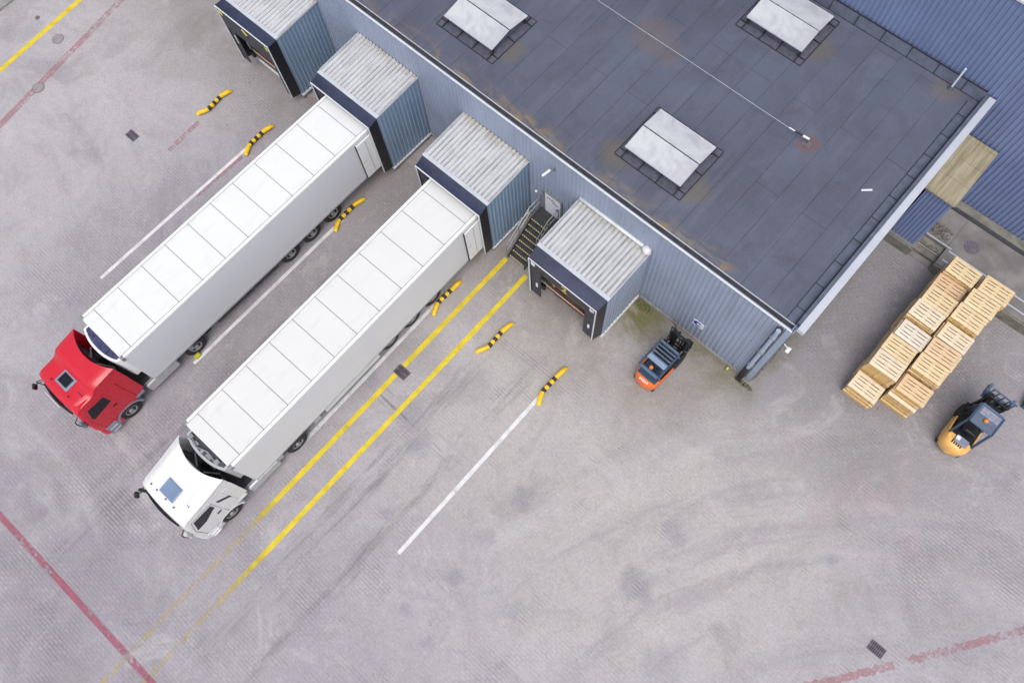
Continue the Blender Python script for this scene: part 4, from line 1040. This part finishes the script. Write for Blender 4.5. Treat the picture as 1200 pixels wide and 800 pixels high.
def trailer(xc, yf, red):
    lab = ('left long white refrigerated trailer behind the red tractor, with grille topped cooling unit' if red else 'right long white refrigerated trailer behind the white tractor, beside the yellow lines')
    t = thing('semi_trailer', lab, 'trailer', (xc, yf, 0), 0, 'white trailers backed into the docks')
    L, hw, z0, z1 = 13.6, (1.29 if red else 1.29), 1.12, 3.78
    b = B(); b.box(-hw, hw, 0, L, z0, z1); b.build('body', M['trailerside'], t, bevel=.025)
    b = B(); b.box(-hw + .10, hw - .10, .05, L - .05, z1 + .001, z1 + .035); b.build('roof', M['trailerroof'] if red else M['trailerroof2'], t, bevel=.01)
    b = B(); xs = hw - .105
    ys = [.58] + [.58 + 1.21 * k for k in range(1, 11)]
    for yy in ys: b.box(-xs, xs, yy - .017, yy + .017, z1 + .036, z1 + .040)
    for s_ in (-1, 1): b.box(s_ * (hw - .125) - .014, s_ * (hw - .125) + .014, .03, L - .03, z1 + .036, z1 + .040)
    b.build('roof_seam', M['seam'], t)
    for s_ in (-1, 1):
        b = B(); x0, x1 = sorted((s_ * (hw - .115), s_ * (hw + .012))); b.box(x0, x1, -.01, L + .005, z1 - .09, z1 + .046); b.build('roof_rail', M['white'], t, bevel=.02)
        b = B(); x0, x1 = sorted((s_ * (hw + .002), s_ * (hw + .016))); b.box(x0, x1, .02, L, z0 - .02, z0 + .10); b.build('side_rail', M['alu'], t)
        b = B(); x0, x1 = sorted((s_ * (hw - .14), s_ * (hw + .014))); b.box(x0, x1, -.014, .13, z1 - .2, z1 + .05); b.build('corner_cap', M['steel'], t, bevel=.015)
        # rear door leaf folded flat along the side
        b = B(); x0, x1 = sorted((s_ * (hw + .03), s_ * (hw + .085))); b.box(x0, x1, L - 1.22, L - .02, z0 + .02, z1 - .22); d = b.build('rear_door', M['white'], t, bevel=.012)
        b = B()
        x0, x1 = sorted((s_ * (hw + .018), s_ * (hw + .075)))
        b.box(x0, x1, L - 1.255, L - 1.222, z0 + .0, z1 - .2); b.build('door_seal', M['black'], d)
        b = B()
        for q in (.45, .8): b.tube([(s_ * (hw + .10), L - 1.22 + q, z0 + .08), (s_ * (hw + .10), L - 1.22 + q, z1 - .28)], .014, 6)
        b.build('lock_rod', M['alu'], d)
        for k, yy in enumerate((7.64, 8.94, 10.24)): wheel(t, s_ * 1.09, yy, .5, .38, s_)
        b = B(); b.box(min(s_ * .55, s_ * .68), max(s_ * .55, s_ * .68), 2.75, 2.88, .12, 1.0); b.box(min(s_ * .45, s_ * .78), max(s_ * .45, s_ * .78), 2.65, 2.98, .06, .118); b.build('landing_leg', M['darksteel'], t)
        b = B()
        for zz in (.50, .74): b.box(min(s_ * 1.06, s_ * 1.10), max(s_ * 1.06, s_ * 1.10), 3.4, 6.9, zz, zz + .10)
        for yy in (3.7, 5.1, 6.6): b.box(min(s_ * 1.0, s_ * 1.055), max(s_ * 1.0, s_ * 1.055), yy, yy + .07, .45, .90)
        b.build('side_guard', M['darksteel'], t)
        if not red:
            b = B(); b.box(min(s_ * 1.255, s_ * 1.285), max(s_ * 1.255, s_ * 1.285), 3.75, 6.85, .70, 1.098); b.build('side_skirt', M['trailerside'], t, bevel=.01)
        b = B()
        for yy in (7.64, 8.94, 10.24): b.box(min(s_ * .84, s_ * 1.25), max(s_ * .84, s_ * 1.25), yy - .56, yy + .56, 1.02, 1.05) if red else b.box(min(s_ * .84, s_ * 1.2), max(s_ * .84, s_ * 1.2), yy - .03, yy + .03, .85, .90)
        b.build('mudguard', M['black'], t)
        if not red:
            for q0, q1, zl in ((.75, 1.35, .62), (3.10, 3.45, .60)):
                b = B(); b.box(min(s_ * .6, s_ * 1.24), max(s_ * .6, s_ * 1.24), q0, q1, zl, 1.06); b.build('side_box', M['alu'], t, bevel=.02)
    if red:
        b = B(); b.box(1.0, 1.22, 1.75, 1.97, .62, 1.0); b.build('lamp_box', M['skirt'], t, bevel=.02)
        b = B(); b.box(1.18, 1.36, 1.62, 1.90, .0, .16); b.build('wheel_chock', mat('lime chock', (.50, .50, .03), .6, 0, .2, 6, (.2, .2, .05), .5), t, bevel=.02)
    b = B()
    for s_ in (-1, 1): b.box(min(s_ * .42, s_ * .55), max(s_ * .42, s_ * .55), .3, L - .2, .80, z0 - .002)
    for yy in (.9, 3.0, 5.2, 7.6, 9.0, 10.3, 12.2): b.box(-1.15, 1.15, yy - .05, yy + .05, z0 - .10, z0 - .021)
    for yy in (7.64, 8.94, 10.24): b.tube([(-1.1, yy, .5), (1.1, yy, .5)], .08, 10)
    b.build('chassis', M['darksteel'], t)
    b = B(); b.box(-1.2, 1.2, L - .12, L - .02, .55, .68); b.box(-.8, -.7, L - .14, L - .05, .68, 1.0); b.box(.7, .8, L - .14, L - .05, .68, 1.0); b.build('rear_bumper', M['darksteel'], t)
    b = B(); b.box(-.3, .3, 4.0, 5.2, .75, 1.0); b.box(.5, 1.1, 5.55, 5.85, .62, .95); b.build('air_tank', M['darksteel'], t, bevel=.05)
    # cooling unit on the front
    pts = []
    n = 14
    for i in range(n + 1):
        u = -1 + 2 * i / n; pts.append((u * 1.06, -.24 - .24 * (1 - abs(u) ** 2.4)))
    pts += [(1.06, -.003), (-1.06, -.003)]
    b = B(); b.loft([[(x, y, z) for x, y in pts] for z in (1.9, 2.0, 3.44)] + [[(x * .985, y * .96 if y < -.01 else y, 3.50) for x, y in pts]]); u_ = b.build('cooling_unit', M['white'] if red else M['alu'], t, smooth=True, sharp=38)
    pin = [(x * .90, min(-.03, y * .80 + .02)) for x, y in pts]
    b = B(); b.loft([[(x, y, z) for x, y in pin] for z in (3.37, 3.52)]); b.build('unit_grille', M['grille'] if red else M['darksteel'], u_)
    b = B()
    if red:
        for i in range(-9, 10): b.box(i * .095 - .014, i * .095 + .014, -.30 + .012 * abs(i) * .8, -.04, 3.521, 3.54)
        b.box(-.03, .03, -.36, -.03, 3.521, 3.56); b.box(.30, .44, -.30, -.1, 3.521, 3.58)
        b.build('unit_louvre', M['grille'], u_)
    else:
        for xx, yy, w_, h_ in ((-.8, -.2, .16, .12), (-.45, -.26, .2, .10), (-.05, -.3, .12, .14), (.25, -.24, .26, .08), (.66, -.2, .18, .14)): b.box(xx - w_ / 2, xx + w_ / 2, yy - .07, yy + .1, 3.521, 3.52 + h_)
        b.tube([(-.7, -.2, 3.60), (-.3, -.3, 3.66), (.1, -.16, 3.62), (.6, -.22, 3.64)], .03, 6)
        b.build('unit_machinery', M['steel'], u_)
    return t
trailer(-19.485, -16.22, True)
trailer(-13.23, -16.22, False).rotation_euler = (0, 0, .008)

# ------------------------------------------------------------------ forklifts
def forklift(px_, rz, orange):
    if orange: t = thing('forklift', 'orange forklift with slatted blue black overhead guard parked by the pale blue wall', 'forklift', px_, rz)
    else: t = thing('forklift', 'amber yellow forklift with glazed blue grey guard parked beside the stacked pallets', 'forklift', px_, rz)
    t['group'] = 'forklifts in the yard'
    P = M['orange'] if orange else M['amber']
    # local: forward is +y, origin at middle of wheelbase on the ground
    hw = .54
    # counterweight, rounded rear
    def rear(hw_, yr, yf, n=10):
        pts = []
        for i in range(n + 1):
            a = PI * i / n; pts.append((-hw_ * math.cos(a) if True else 0, yf - (yf - yr) * (math.sin(a) ** .62)))
        return pts
    cy = -.66; dz_ = 0 if orange else .0
    b = B(); b.loft([[(x, y, z) for x, y in rear(h, yr, cy)] for z, h, yr in ((.22, hw - .05, -1.12), (.30, hw, -1.20), (.72, hw, -1.22), (.92, hw - .02, -1.17), (1.0, hw - .08, -1.08))]); cw = b.build('counterweight', P, t, smooth=True, sharp=42)
    b = B()
    for k in range(5): b.box(-.22 + .09 * k, -.17 + .09 * k, -1.02, -.86, 1.001, 1.012)
    b.build('vent_slot', M['black'], cw)
    # chassis and hood
    b = B(); b.box(-hw + .03, hw - .03, cy + .002, .62, .2, .58); b.build('chassis', M['black'], t, bevel=.03)
    b = B(); b.hexa([(-.46, -.655, .585), (.46, -.655, .585), (.42, .12, .585), (-.42, .12, .585), (-.44, -.655, .98), (.44, -.655, .98), (.38, .05, .92), (-.38, .05, .92)]); b.build('engine_hood', M['black'] if not orange else M['guard'], t, bevel=.03)
    for s_ in (-1, 1):
        b = B(); x0, x1 = sorted((s_ * .40, s_ * (hw + .02))); b.box(x0, x1, .28, .95, .60, .68); b.build('fender', M['black'], t, bevel=.03)
        if True:
            b = B(); b.hexa([(s_ * .49, -.655, .3), (s_ * .56, -.655, .3), (s_ * .56, .2, .3), (s_ * .49, .2, .3), (s_ * .48, -.655, .90), (s_ * .545, -.655, .90), (s_ * .55, .2, .66), (s_ * .49, .2, .66)]); b.build('side_panel', P, t, bevel=.02)
    # seat, dashboard, steering wheel
    b = B(); b.box(-.24, .24, -.30, .14, .985, 1.10); b.hexa([(-.23, -.40, 1.05), (.23, -.40, 1.05), (.23, -.27, 1.05), (-.23, -.27, 1.05), (-.21, -.50, 1.5), (.21, -.50, 1.5), (.21, -.40, 1.5), (-.21, -.40, 1.5)]); b.build('seat', M['black'], t, bevel=.03)
    b = B(); b.box(-.40, .40, .52, .66, .585, 1.12); b.tube([(0, .52, 1.0), (0, .32, 1.25)], .03, 8); b.build('dashboard', M['darksteel'], t, bevel=.02)
    b = B(); n = 18; c = Vector((0, .31, 1.26)); ax = Vector((0, -.6, .8)).normalized(); e1 = Vector((1, 0, 0)); e2 = ax.cross(e1)
    ring = [c + (e1 * math.cos(2 * PI * i / n) + e2 * math.sin(2 * PI * i / n)) * .16 for i in range(n + 1)]
    b.tube(ring, .016, 6); b.bar(c - e1 * .15, c + e1 * .15, .025); b.build('steering_wheel', M['black'], t)
    # overhead guard
    G = 2.12; y0, y1 = (-1.04, .26) if orange else (-.38, .46); gw = .47
    for s_ in (-1, 1):
        b = B()
        b.bar((s_ * .44, .66, .6), (s_ * gw, y1 - .06, G - .03), .07); b.bar((s_ * .48, -.70, .98), (s_ * gw, y0 + .05, G - .03), .075)
        b.bar((s_ * gw, y0, G), (s_ * gw, y1, G), .075, .06)
        b.build('guard_post', M['guard'], t)
    for yy, ww in [(y0, .10), (y1, .09)] + ([(y1 - .17 - .16 * k, .05) for k in range(4)] if orange else []):
        b = B(); b.bar((-gw + .04, yy, G + .008), (gw - .04, yy, G + .008), ww, .05); b.build('guard_bar', M['greyblue'], t)
    if orange:
        b = B(); b.box(-gw + .05, gw - .05, -.62, -.36, G - .01, G + .02); b.build('guard_plate', mat('light blue plate', (.22, .30, .43), .4, 0, .1, 4), t)
        b = B(); b.tube([(-.06, -.72, 1.62), (-.06, -.72, 1.78), (-.06, -.72, 1.84)], [.085, .08, .03], 12); b.build('beacon', M['beacon'], t, smooth=True)
        b = B(); b.box(-.44, .44, -1.0, -.62, 1.002, 1.05); b.hexa([(-.46, -.66, .98), (.46, -.66, .98), (.44, -.58, .98), (-.44, -.58, .98), (-.44, -.70, 1.22), (.44, -.70, 1.22), (.42, -.62, 1.22), (-.42, -.62, 1.22)]); b.build('rear_cover', M['guard'], t, bevel=.03)
        b = B()
        for k in range(5): b.box(-.20 + .085 * k, -.145 + .085 * k, -1.16, -1.10, .93, 1.01)
        b.build('lettering', M['signwhite'], t)
    else:
        b = B(); b.box(-gw + .04, gw - .04, y0 + .05, y1 - .05, G - .02, G + .028); b.build('guard_roof', mat('slate guard roof', (.11, .14, .20), .35, 0, .1, 4, (.2, .23, .3), .3), t, bevel=.01)
        b = B(); b.box(-.34, .40, .06, .38, G + .0285, G + .036); b.build('roof_glass', mat('pale guard glazing', (.26, .27, .34), .2, 0, .2, 9, (.42, .42, .47), .4), t)
        b = B(); b.tube([(0, -.08, G + .03), (0, -.08, G + .12), (0, -.08, G + .15)], [.085, .08, .03], 12); b.build('beacon', M['beacon'], t, smooth=True)
        b = B(); b.box(-.20, .32, -.92, -.60, 1.001, 1.09); b.build('gas_bottle_cover', M['skirt'], t, bevel=.03)
        b = B(); b.box(-.19, -.03, -.82, -.66, 1.0905, 1.1); b.build('decal', M['signwhite'], t)
    # mast
    ym = 1.0
    b = B()
    for s_ in (-1, 1):
        b.box(min(s_ * .30, s_ * .40), max(s_ * .30, s_ * .40), ym - .08, ym + .09, .12, 2.05); b.box(min(s_ * .22, s_ * .29), max(s_ * .22, s_ * .29), ym - .05, ym + .06, .12, 2.0)
    b.box(-.40, .40, ym - .10, ym - .06, 1.96, 2.08); b.box(-.40, .40, ym - .10, ym - .06, .4, .5); b.box(-.29, .29, ym - .04, ym + .02, 1.9, 1.98)
    b.build('mast', M['black'], t, bevel=.008)
    b = B(); b.tube([(-.15, ym - .02, .2), (-.15, ym - .02, 1.85)], .04, 10); b.tube([(.15, ym - .02, .2), (.15, ym - .02, 1.85)], .04, 10); b.build('lift_cylinder', M['steel'] if not orange else M['black'], t)
    for s_ in (-1, 1):
        b = B(); b.tube([(s_ * .33, .66, .55), (s_ * .34, ym - .10, .9)], .035, 8); b.build('tilt_cylinder', M['steel'], t)
    zc = .2 if orange else 1.25
    b = B(); b.box(-.50, .50, ym + .10, ym + .15, zc + .05, zc + .15); b.box(-.50, .50, ym + .10, ym + .15, zc + .42, zc + .52)
    for k in range(5): xx = -.44 + .22 * k; b.box(xx - .025, xx + .025, ym + .10, ym + .145, zc + .53, zc + 1.0)
    b.box(-.50, .50, ym + .10, ym + .15, zc + 1.0, zc + 1.05)
    b.build('carriage', M['black'] if orange else M['greyblue'], t)
    if not orange:
        b = B(); b.box(-.52, .52, ym + .16, ym + .24, zc + .1, zc + .5); b.box(-.50, .50, ym + .25, ym + .33, zc + .12, zc + .40)
        for s_ in (-1, 1): b.box(min(s_ * .44, s_ * .54), max(s_ * .44, s_ * .54), ym + .24, ym + .62, zc + .14, zc + .44)
        b.build('clamp_frame', M['greyblue'], t, bevel=.02)
        b = B(); b.bar((-.25, .66, 1.7), (-.25, ym + .2, 1.62), .12); b.bar((.22, .66, 1.6), (.22, ym + .2, 1.6), .16); b.box(-.3, .3, ym - .25, ym - .1, 1.3, 1.7); b.build('hydraulic_block', M['black'], t)
    for s_ in (-1, 1):
        b = B(); b.box(s_ * .32 - .06, s_ * .32 + .06, ym + .155, ym + .20, .06 if orange else zc - .05, zc + .5); fl = .62 if orange else .2
        b.hexa([(s_ * .32 - .06, ym + .2, .05 if orange else zc - .05), (s_ * .32 + .06, ym + .2, .05 if orange else zc - .05), (s_ * .32 + .05, ym + .2 + fl, .05 if orange else zc - .05), (s_ * .32 - .05, ym + .2 + fl, .05 if orange else zc - .05), (s_ * .32 - .06, ym + .2, .10 if orange else zc), (s_ * .32 + .06, ym + .2, .10 if orange else zc), (s_ * .32 + .05, ym + .2 + fl, .075 if orange else zc - .02), (s_ * .32 - .05, ym + .2 + fl, .075 if orange else zc - .02)]); b.build('fork', M['black'] if orange else M['greyblue'], t)
        # wheels
        for yy, rr, x_, w_ in ((.62, .33, .56, .22), (-.78, .26, .50, .18)):
            def ring(q, xx, n=24): return [(xx, yy + q * math.cos(2 * PI * i / n), rr + q * math.sin(2 * PI * i / n)) for i in range(n)]
            prof = [(s_ * (x_ - w_), .12), (s_ * (x_ - w_), rr - .03), (s_ * (x_ - w_ + .03), rr), (s_ * (x_ - .03), rr), (s_ * x_, rr - .03), (s_ * x_, rr * .58)]
            b = B(); b.loft([ring(q, xx) for xx, q in prof]); wo = b.build('wheel', M['tyre'], t, smooth=True, sharp=45)
            b = B(); b.loft([ring(q, xx) for xx, q in ((s_ * (x_ - .04), rr * .57), (s_ * (x_ - .01), rr * .55), (s_ * (x_ - .03), rr * .2))]); b.build('rim', P, wo, smooth=True, sharp=40)
    if orange:
        b = B()
        for s_ in (-1, 1): b.bar((s_ * .50, ym + .0, .7), (s_ * .50, ym + .3, .9), .05); b.tube([(s_ * .42, ym + .05, 1.95), (s_ * .52, ym + .1, 1.8), (s_ * .50, ym + .12, 1.0)], .025, 6)
        b.build('hose', M['black'], t)
    return t
forklift((-3.12, -1.98, 0), math.radians(-1.5), True)
forklift((7.46, 3.72, 0), math.radians(-2), False)

# a corner of a teal crate at the right border
tc = thing('teal_crate', 'small teal plastic crate cut off by the right border of the picture', 'crate', (9.12, 6.52, 0), .1)
b = B(); b.box(-.4, .4, -.3, .3, .03, .08); b.box(-.4, .4, -.3, -.265, .081, .38); b.box(-.4, .4, .265, .3, .081, .38); b.box(-.4, -.365, -.264, .264, .081, .38); b.box(.365, .4, -.264, .264, .081, .38); b.build('shell', M['teal'], tc, bevel=.01)
b = B(); b.box(-.43, .43, -.33, -.301, .33, .38); b.box(-.43, .43, .301, .33, .33, .38); b.box(-.43, -.401, -.3, .3, .33, .38); b.box(.401, .43, -.3, .3, .33, .38); b.build('rim', M['teal'], tc)

# ------------------------------------------------------------------ pallets
def pallet_proto(wood, side):
    t = bpy.data.objects.new('wooden_pallet', None); COL.objects.link(t); t.empty_display_size = .2; t['category'] = 'pallet'
    b = B(); ys = [(-.40, .145), (-.40 + .185, .10), (-.0725, .145), (.40 - .285, .10), (.40 - .145, .145)]
    for y0, w_ in ys: b.box(-.6, .6, y0, y0 + w_, .122, .144)
    b.build('deck', wood, t)
    b = B()
    for x0 in (-.6, -.0725, .455): b.box(x0, x0 + .145, -.4, .4, .1, .1215)
    b.build('cross_board', wood, t)
    for y0, w_ in ((-.40, .10), (-.0725, .145), (.30, .10)):
        b = B(); b.box(-.6, .6, y0, y0 + w_, 0, .022)
        for x0 in (-.6, -.0725, .455): b.box(x0, x0 + .145, y0, y0 + w_, .0225, .0995)
        b.build('runner', side, t)
    return t
PROT = [pallet_proto(M['wood1'], M['woodside']), pallet_proto(M['wood2'], M['woodside']), pallet_proto(M['wood3'], M['woodside']), pallet_proto(M['wood4'], M['wood2'])]
used = set()
LEFT, RIGHT = 'row nearest the building', 'row nearest the yellow forklift'
# (x, y, count, top kind, label of topmost, label of those below)
ST = [
 (3.66, 2.50, 6, 1, 'pink pale topmost pallet of the lowest front stack nearest the orange forklift', 'amber pallet within the lowest front stack, under its pale top pallet'),
 (3.62, 3.38, 12, 1, 'whitish topmost pallet of the tall stack just behind the lowest front stack', 'amber pallet within the tall stack just behind the lowest front stack'),
 (3.66, 4.27, 11, 0, 'yellow topmost pallet directly in front of the bleached white one', 'amber pallet under the yellow top pallet in front of the bleached white one'),
 (3.66, 5.09, 11, 3, 'bleached white topmost pallet, whitest of all the stacks', 'amber pallet within the stack topped by the bleached white pallet'),
 (3.62, 6.02, 13, 1, 'pale topmost pallet directly behind the bleached white one', 'amber pallet within the stack directly behind the bleached white top'),
 (3.66, 6.84, 13, 0, 'yellow topmost pallet directly in front of the orange tinted one', 'amber pallet within the stack in front of the orange tinted top'),
 (3.70, 7.74, 11, 2, 'orange tinted topmost pallet second from the concrete platform', 'amber pallet within the stack under the orange tinted top pallet'),
 (3.72, 8.50, 13, 0, 'yellow topmost pallet against the concrete platform in the row nearest the building', 'amber pallet within the stack against the platform nearest the building'),
 (4.97, 3.32, 10, 2, 'brownish topmost pallet of the front stack in the row nearest the yellow forklift', 'amber pallet in the stepped front stack of the row nearest the yellow forklift'),
 (4.97, 4.28, 12, 0, 'yellow topmost pallet second from the front in the row nearest the yellow forklift', 'amber pallet within the second stack from the front nearest the yellow forklift'),
 (4.99, 5.12, 12, 2, 'tan topmost pallet third from the front in the row nearest the yellow forklift', 'amber pallet within the third stack from the front nearest the yellow forklift'),
 (4.94, 5.98, 12, 1, 'pale topmost pallet fourth from the front in the row nearest the yellow forklift', 'amber pallet within the fourth stack from the front nearest the yellow forklift'),
 (4.92, 6.87, 14, 0, 'yellow topmost pallet third from the platform in the row nearest the yellow forklift', 'amber pallet within the third stack from the platform nearest the yellow forklift'),
 (4.98, 7.70, 14, 0, 'yellow topmost pallet second from the platform in the row nearest the yellow forklift', 'amber pallet within the second stack from the platform nearest the yellow forklift'),
 (5.04, 8.51, 14, 0, 'yellow topmost pallet against the platform in the row nearest the yellow forklift', 'amber pallet within the stack against the platform nearest the yellow forklift'),
]
for si, (x, y, cnt, kind, ltop, lbelow) in enumerate(ST):
    for k in range(cnt):
        topmost = k == cnt - 1
        kk = kind if topmost else random.choice((0, 0, 2, 1))
        dx, dy, rz = random.uniform(-.03, .03), random.uniform(-.022, .022), random.uniform(-.018, .018)
        if si == 8 and k < 7: dy -= .16
        if topmost: rz = random.uniform(-.032, .032); dx *= 1.6
        loc = (x + dx, y + dy, .001 + .1452 * k); lab = ltop if topmost else lbelow
        grp = 'wooden pallets stacked in two rows'
        if kk not in used:
            used.add(kk); p = PROT[kk]; p.location = loc; p.rotation_euler = (0, 0, rz); p['label'] = lab; p['group'] = grp
        else: copy_thing(PROT[kk], loc, rz, lab, grp)

# ------------------------------------------------------------------ camera, light, sky
cam = bpy.data.cameras.new('camera'); co = bpy.data.objects.new('camera', cam); COL.objects.link(co)
cam.sensor_width = 36; cam.lens = F_PX / 1200 * 36; cam.clip_end = 600; cam.clip_start = .1
mw = R.transposed().to_4x4(); mw.translation = CAM; co.matrix_world = mw
sc.camera = co
SUN_EL, SUN_AZ = 64, 138
world = bpy.data.worlds.new('World'); sc.world = world; world.use_nodes = True
wt = world.node_tree; wt.nodes.clear()
sky = wt.nodes.new('ShaderNodeTexSky'); sky.sky_type = 'NISHITA'; sky.sun_disc = False
sky.sun_elevation = math.radians(SUN_EL); sky.sun_rotation = math.radians(SUN_AZ); sky.air_density = 1.0; sky.dust_density = 4.0; sky.ozone_density = 1.0
hs = wt.nodes.new('ShaderNodeHueSaturation'); hs.inputs['Saturation'].default_value = .46
bg = wt.nodes.new('ShaderNodeBackground'); bg.inputs['Strength'].default_value = .15
wo = wt.nodes.new('ShaderNodeOutputWorld')
wt.links.new(sky.outputs[0], hs.inputs['Color']); wt.links.new(hs.outputs[0], bg.inputs[0]); wt.links.new(bg.outputs[0], wo.inputs[0])
sl = bpy.data.lights.new('sun', 'SUN'); sl.energy = .55; sl.angle = math.radians(35); sl.color = (1, .97, .93)
so = bpy.data.objects.new('sun', sl); COL.objects.link(so)
el, az = math.radians(SUN_EL), math.radians(SUN_AZ)
d = Vector((math.sin(az) * math.cos(el), math.cos(az) * math.cos(el), math.sin(el)))
so.rotation_euler = (-d).to_track_quat('-Z', 'Y').to_euler(); so.location = d * 60
vs = sc.view_settings
vs.view_transform = 'Standard'; vs.look = 'None'; vs.gamma = 1; vs.use_curve_mapping = False
vs.exposure = .44
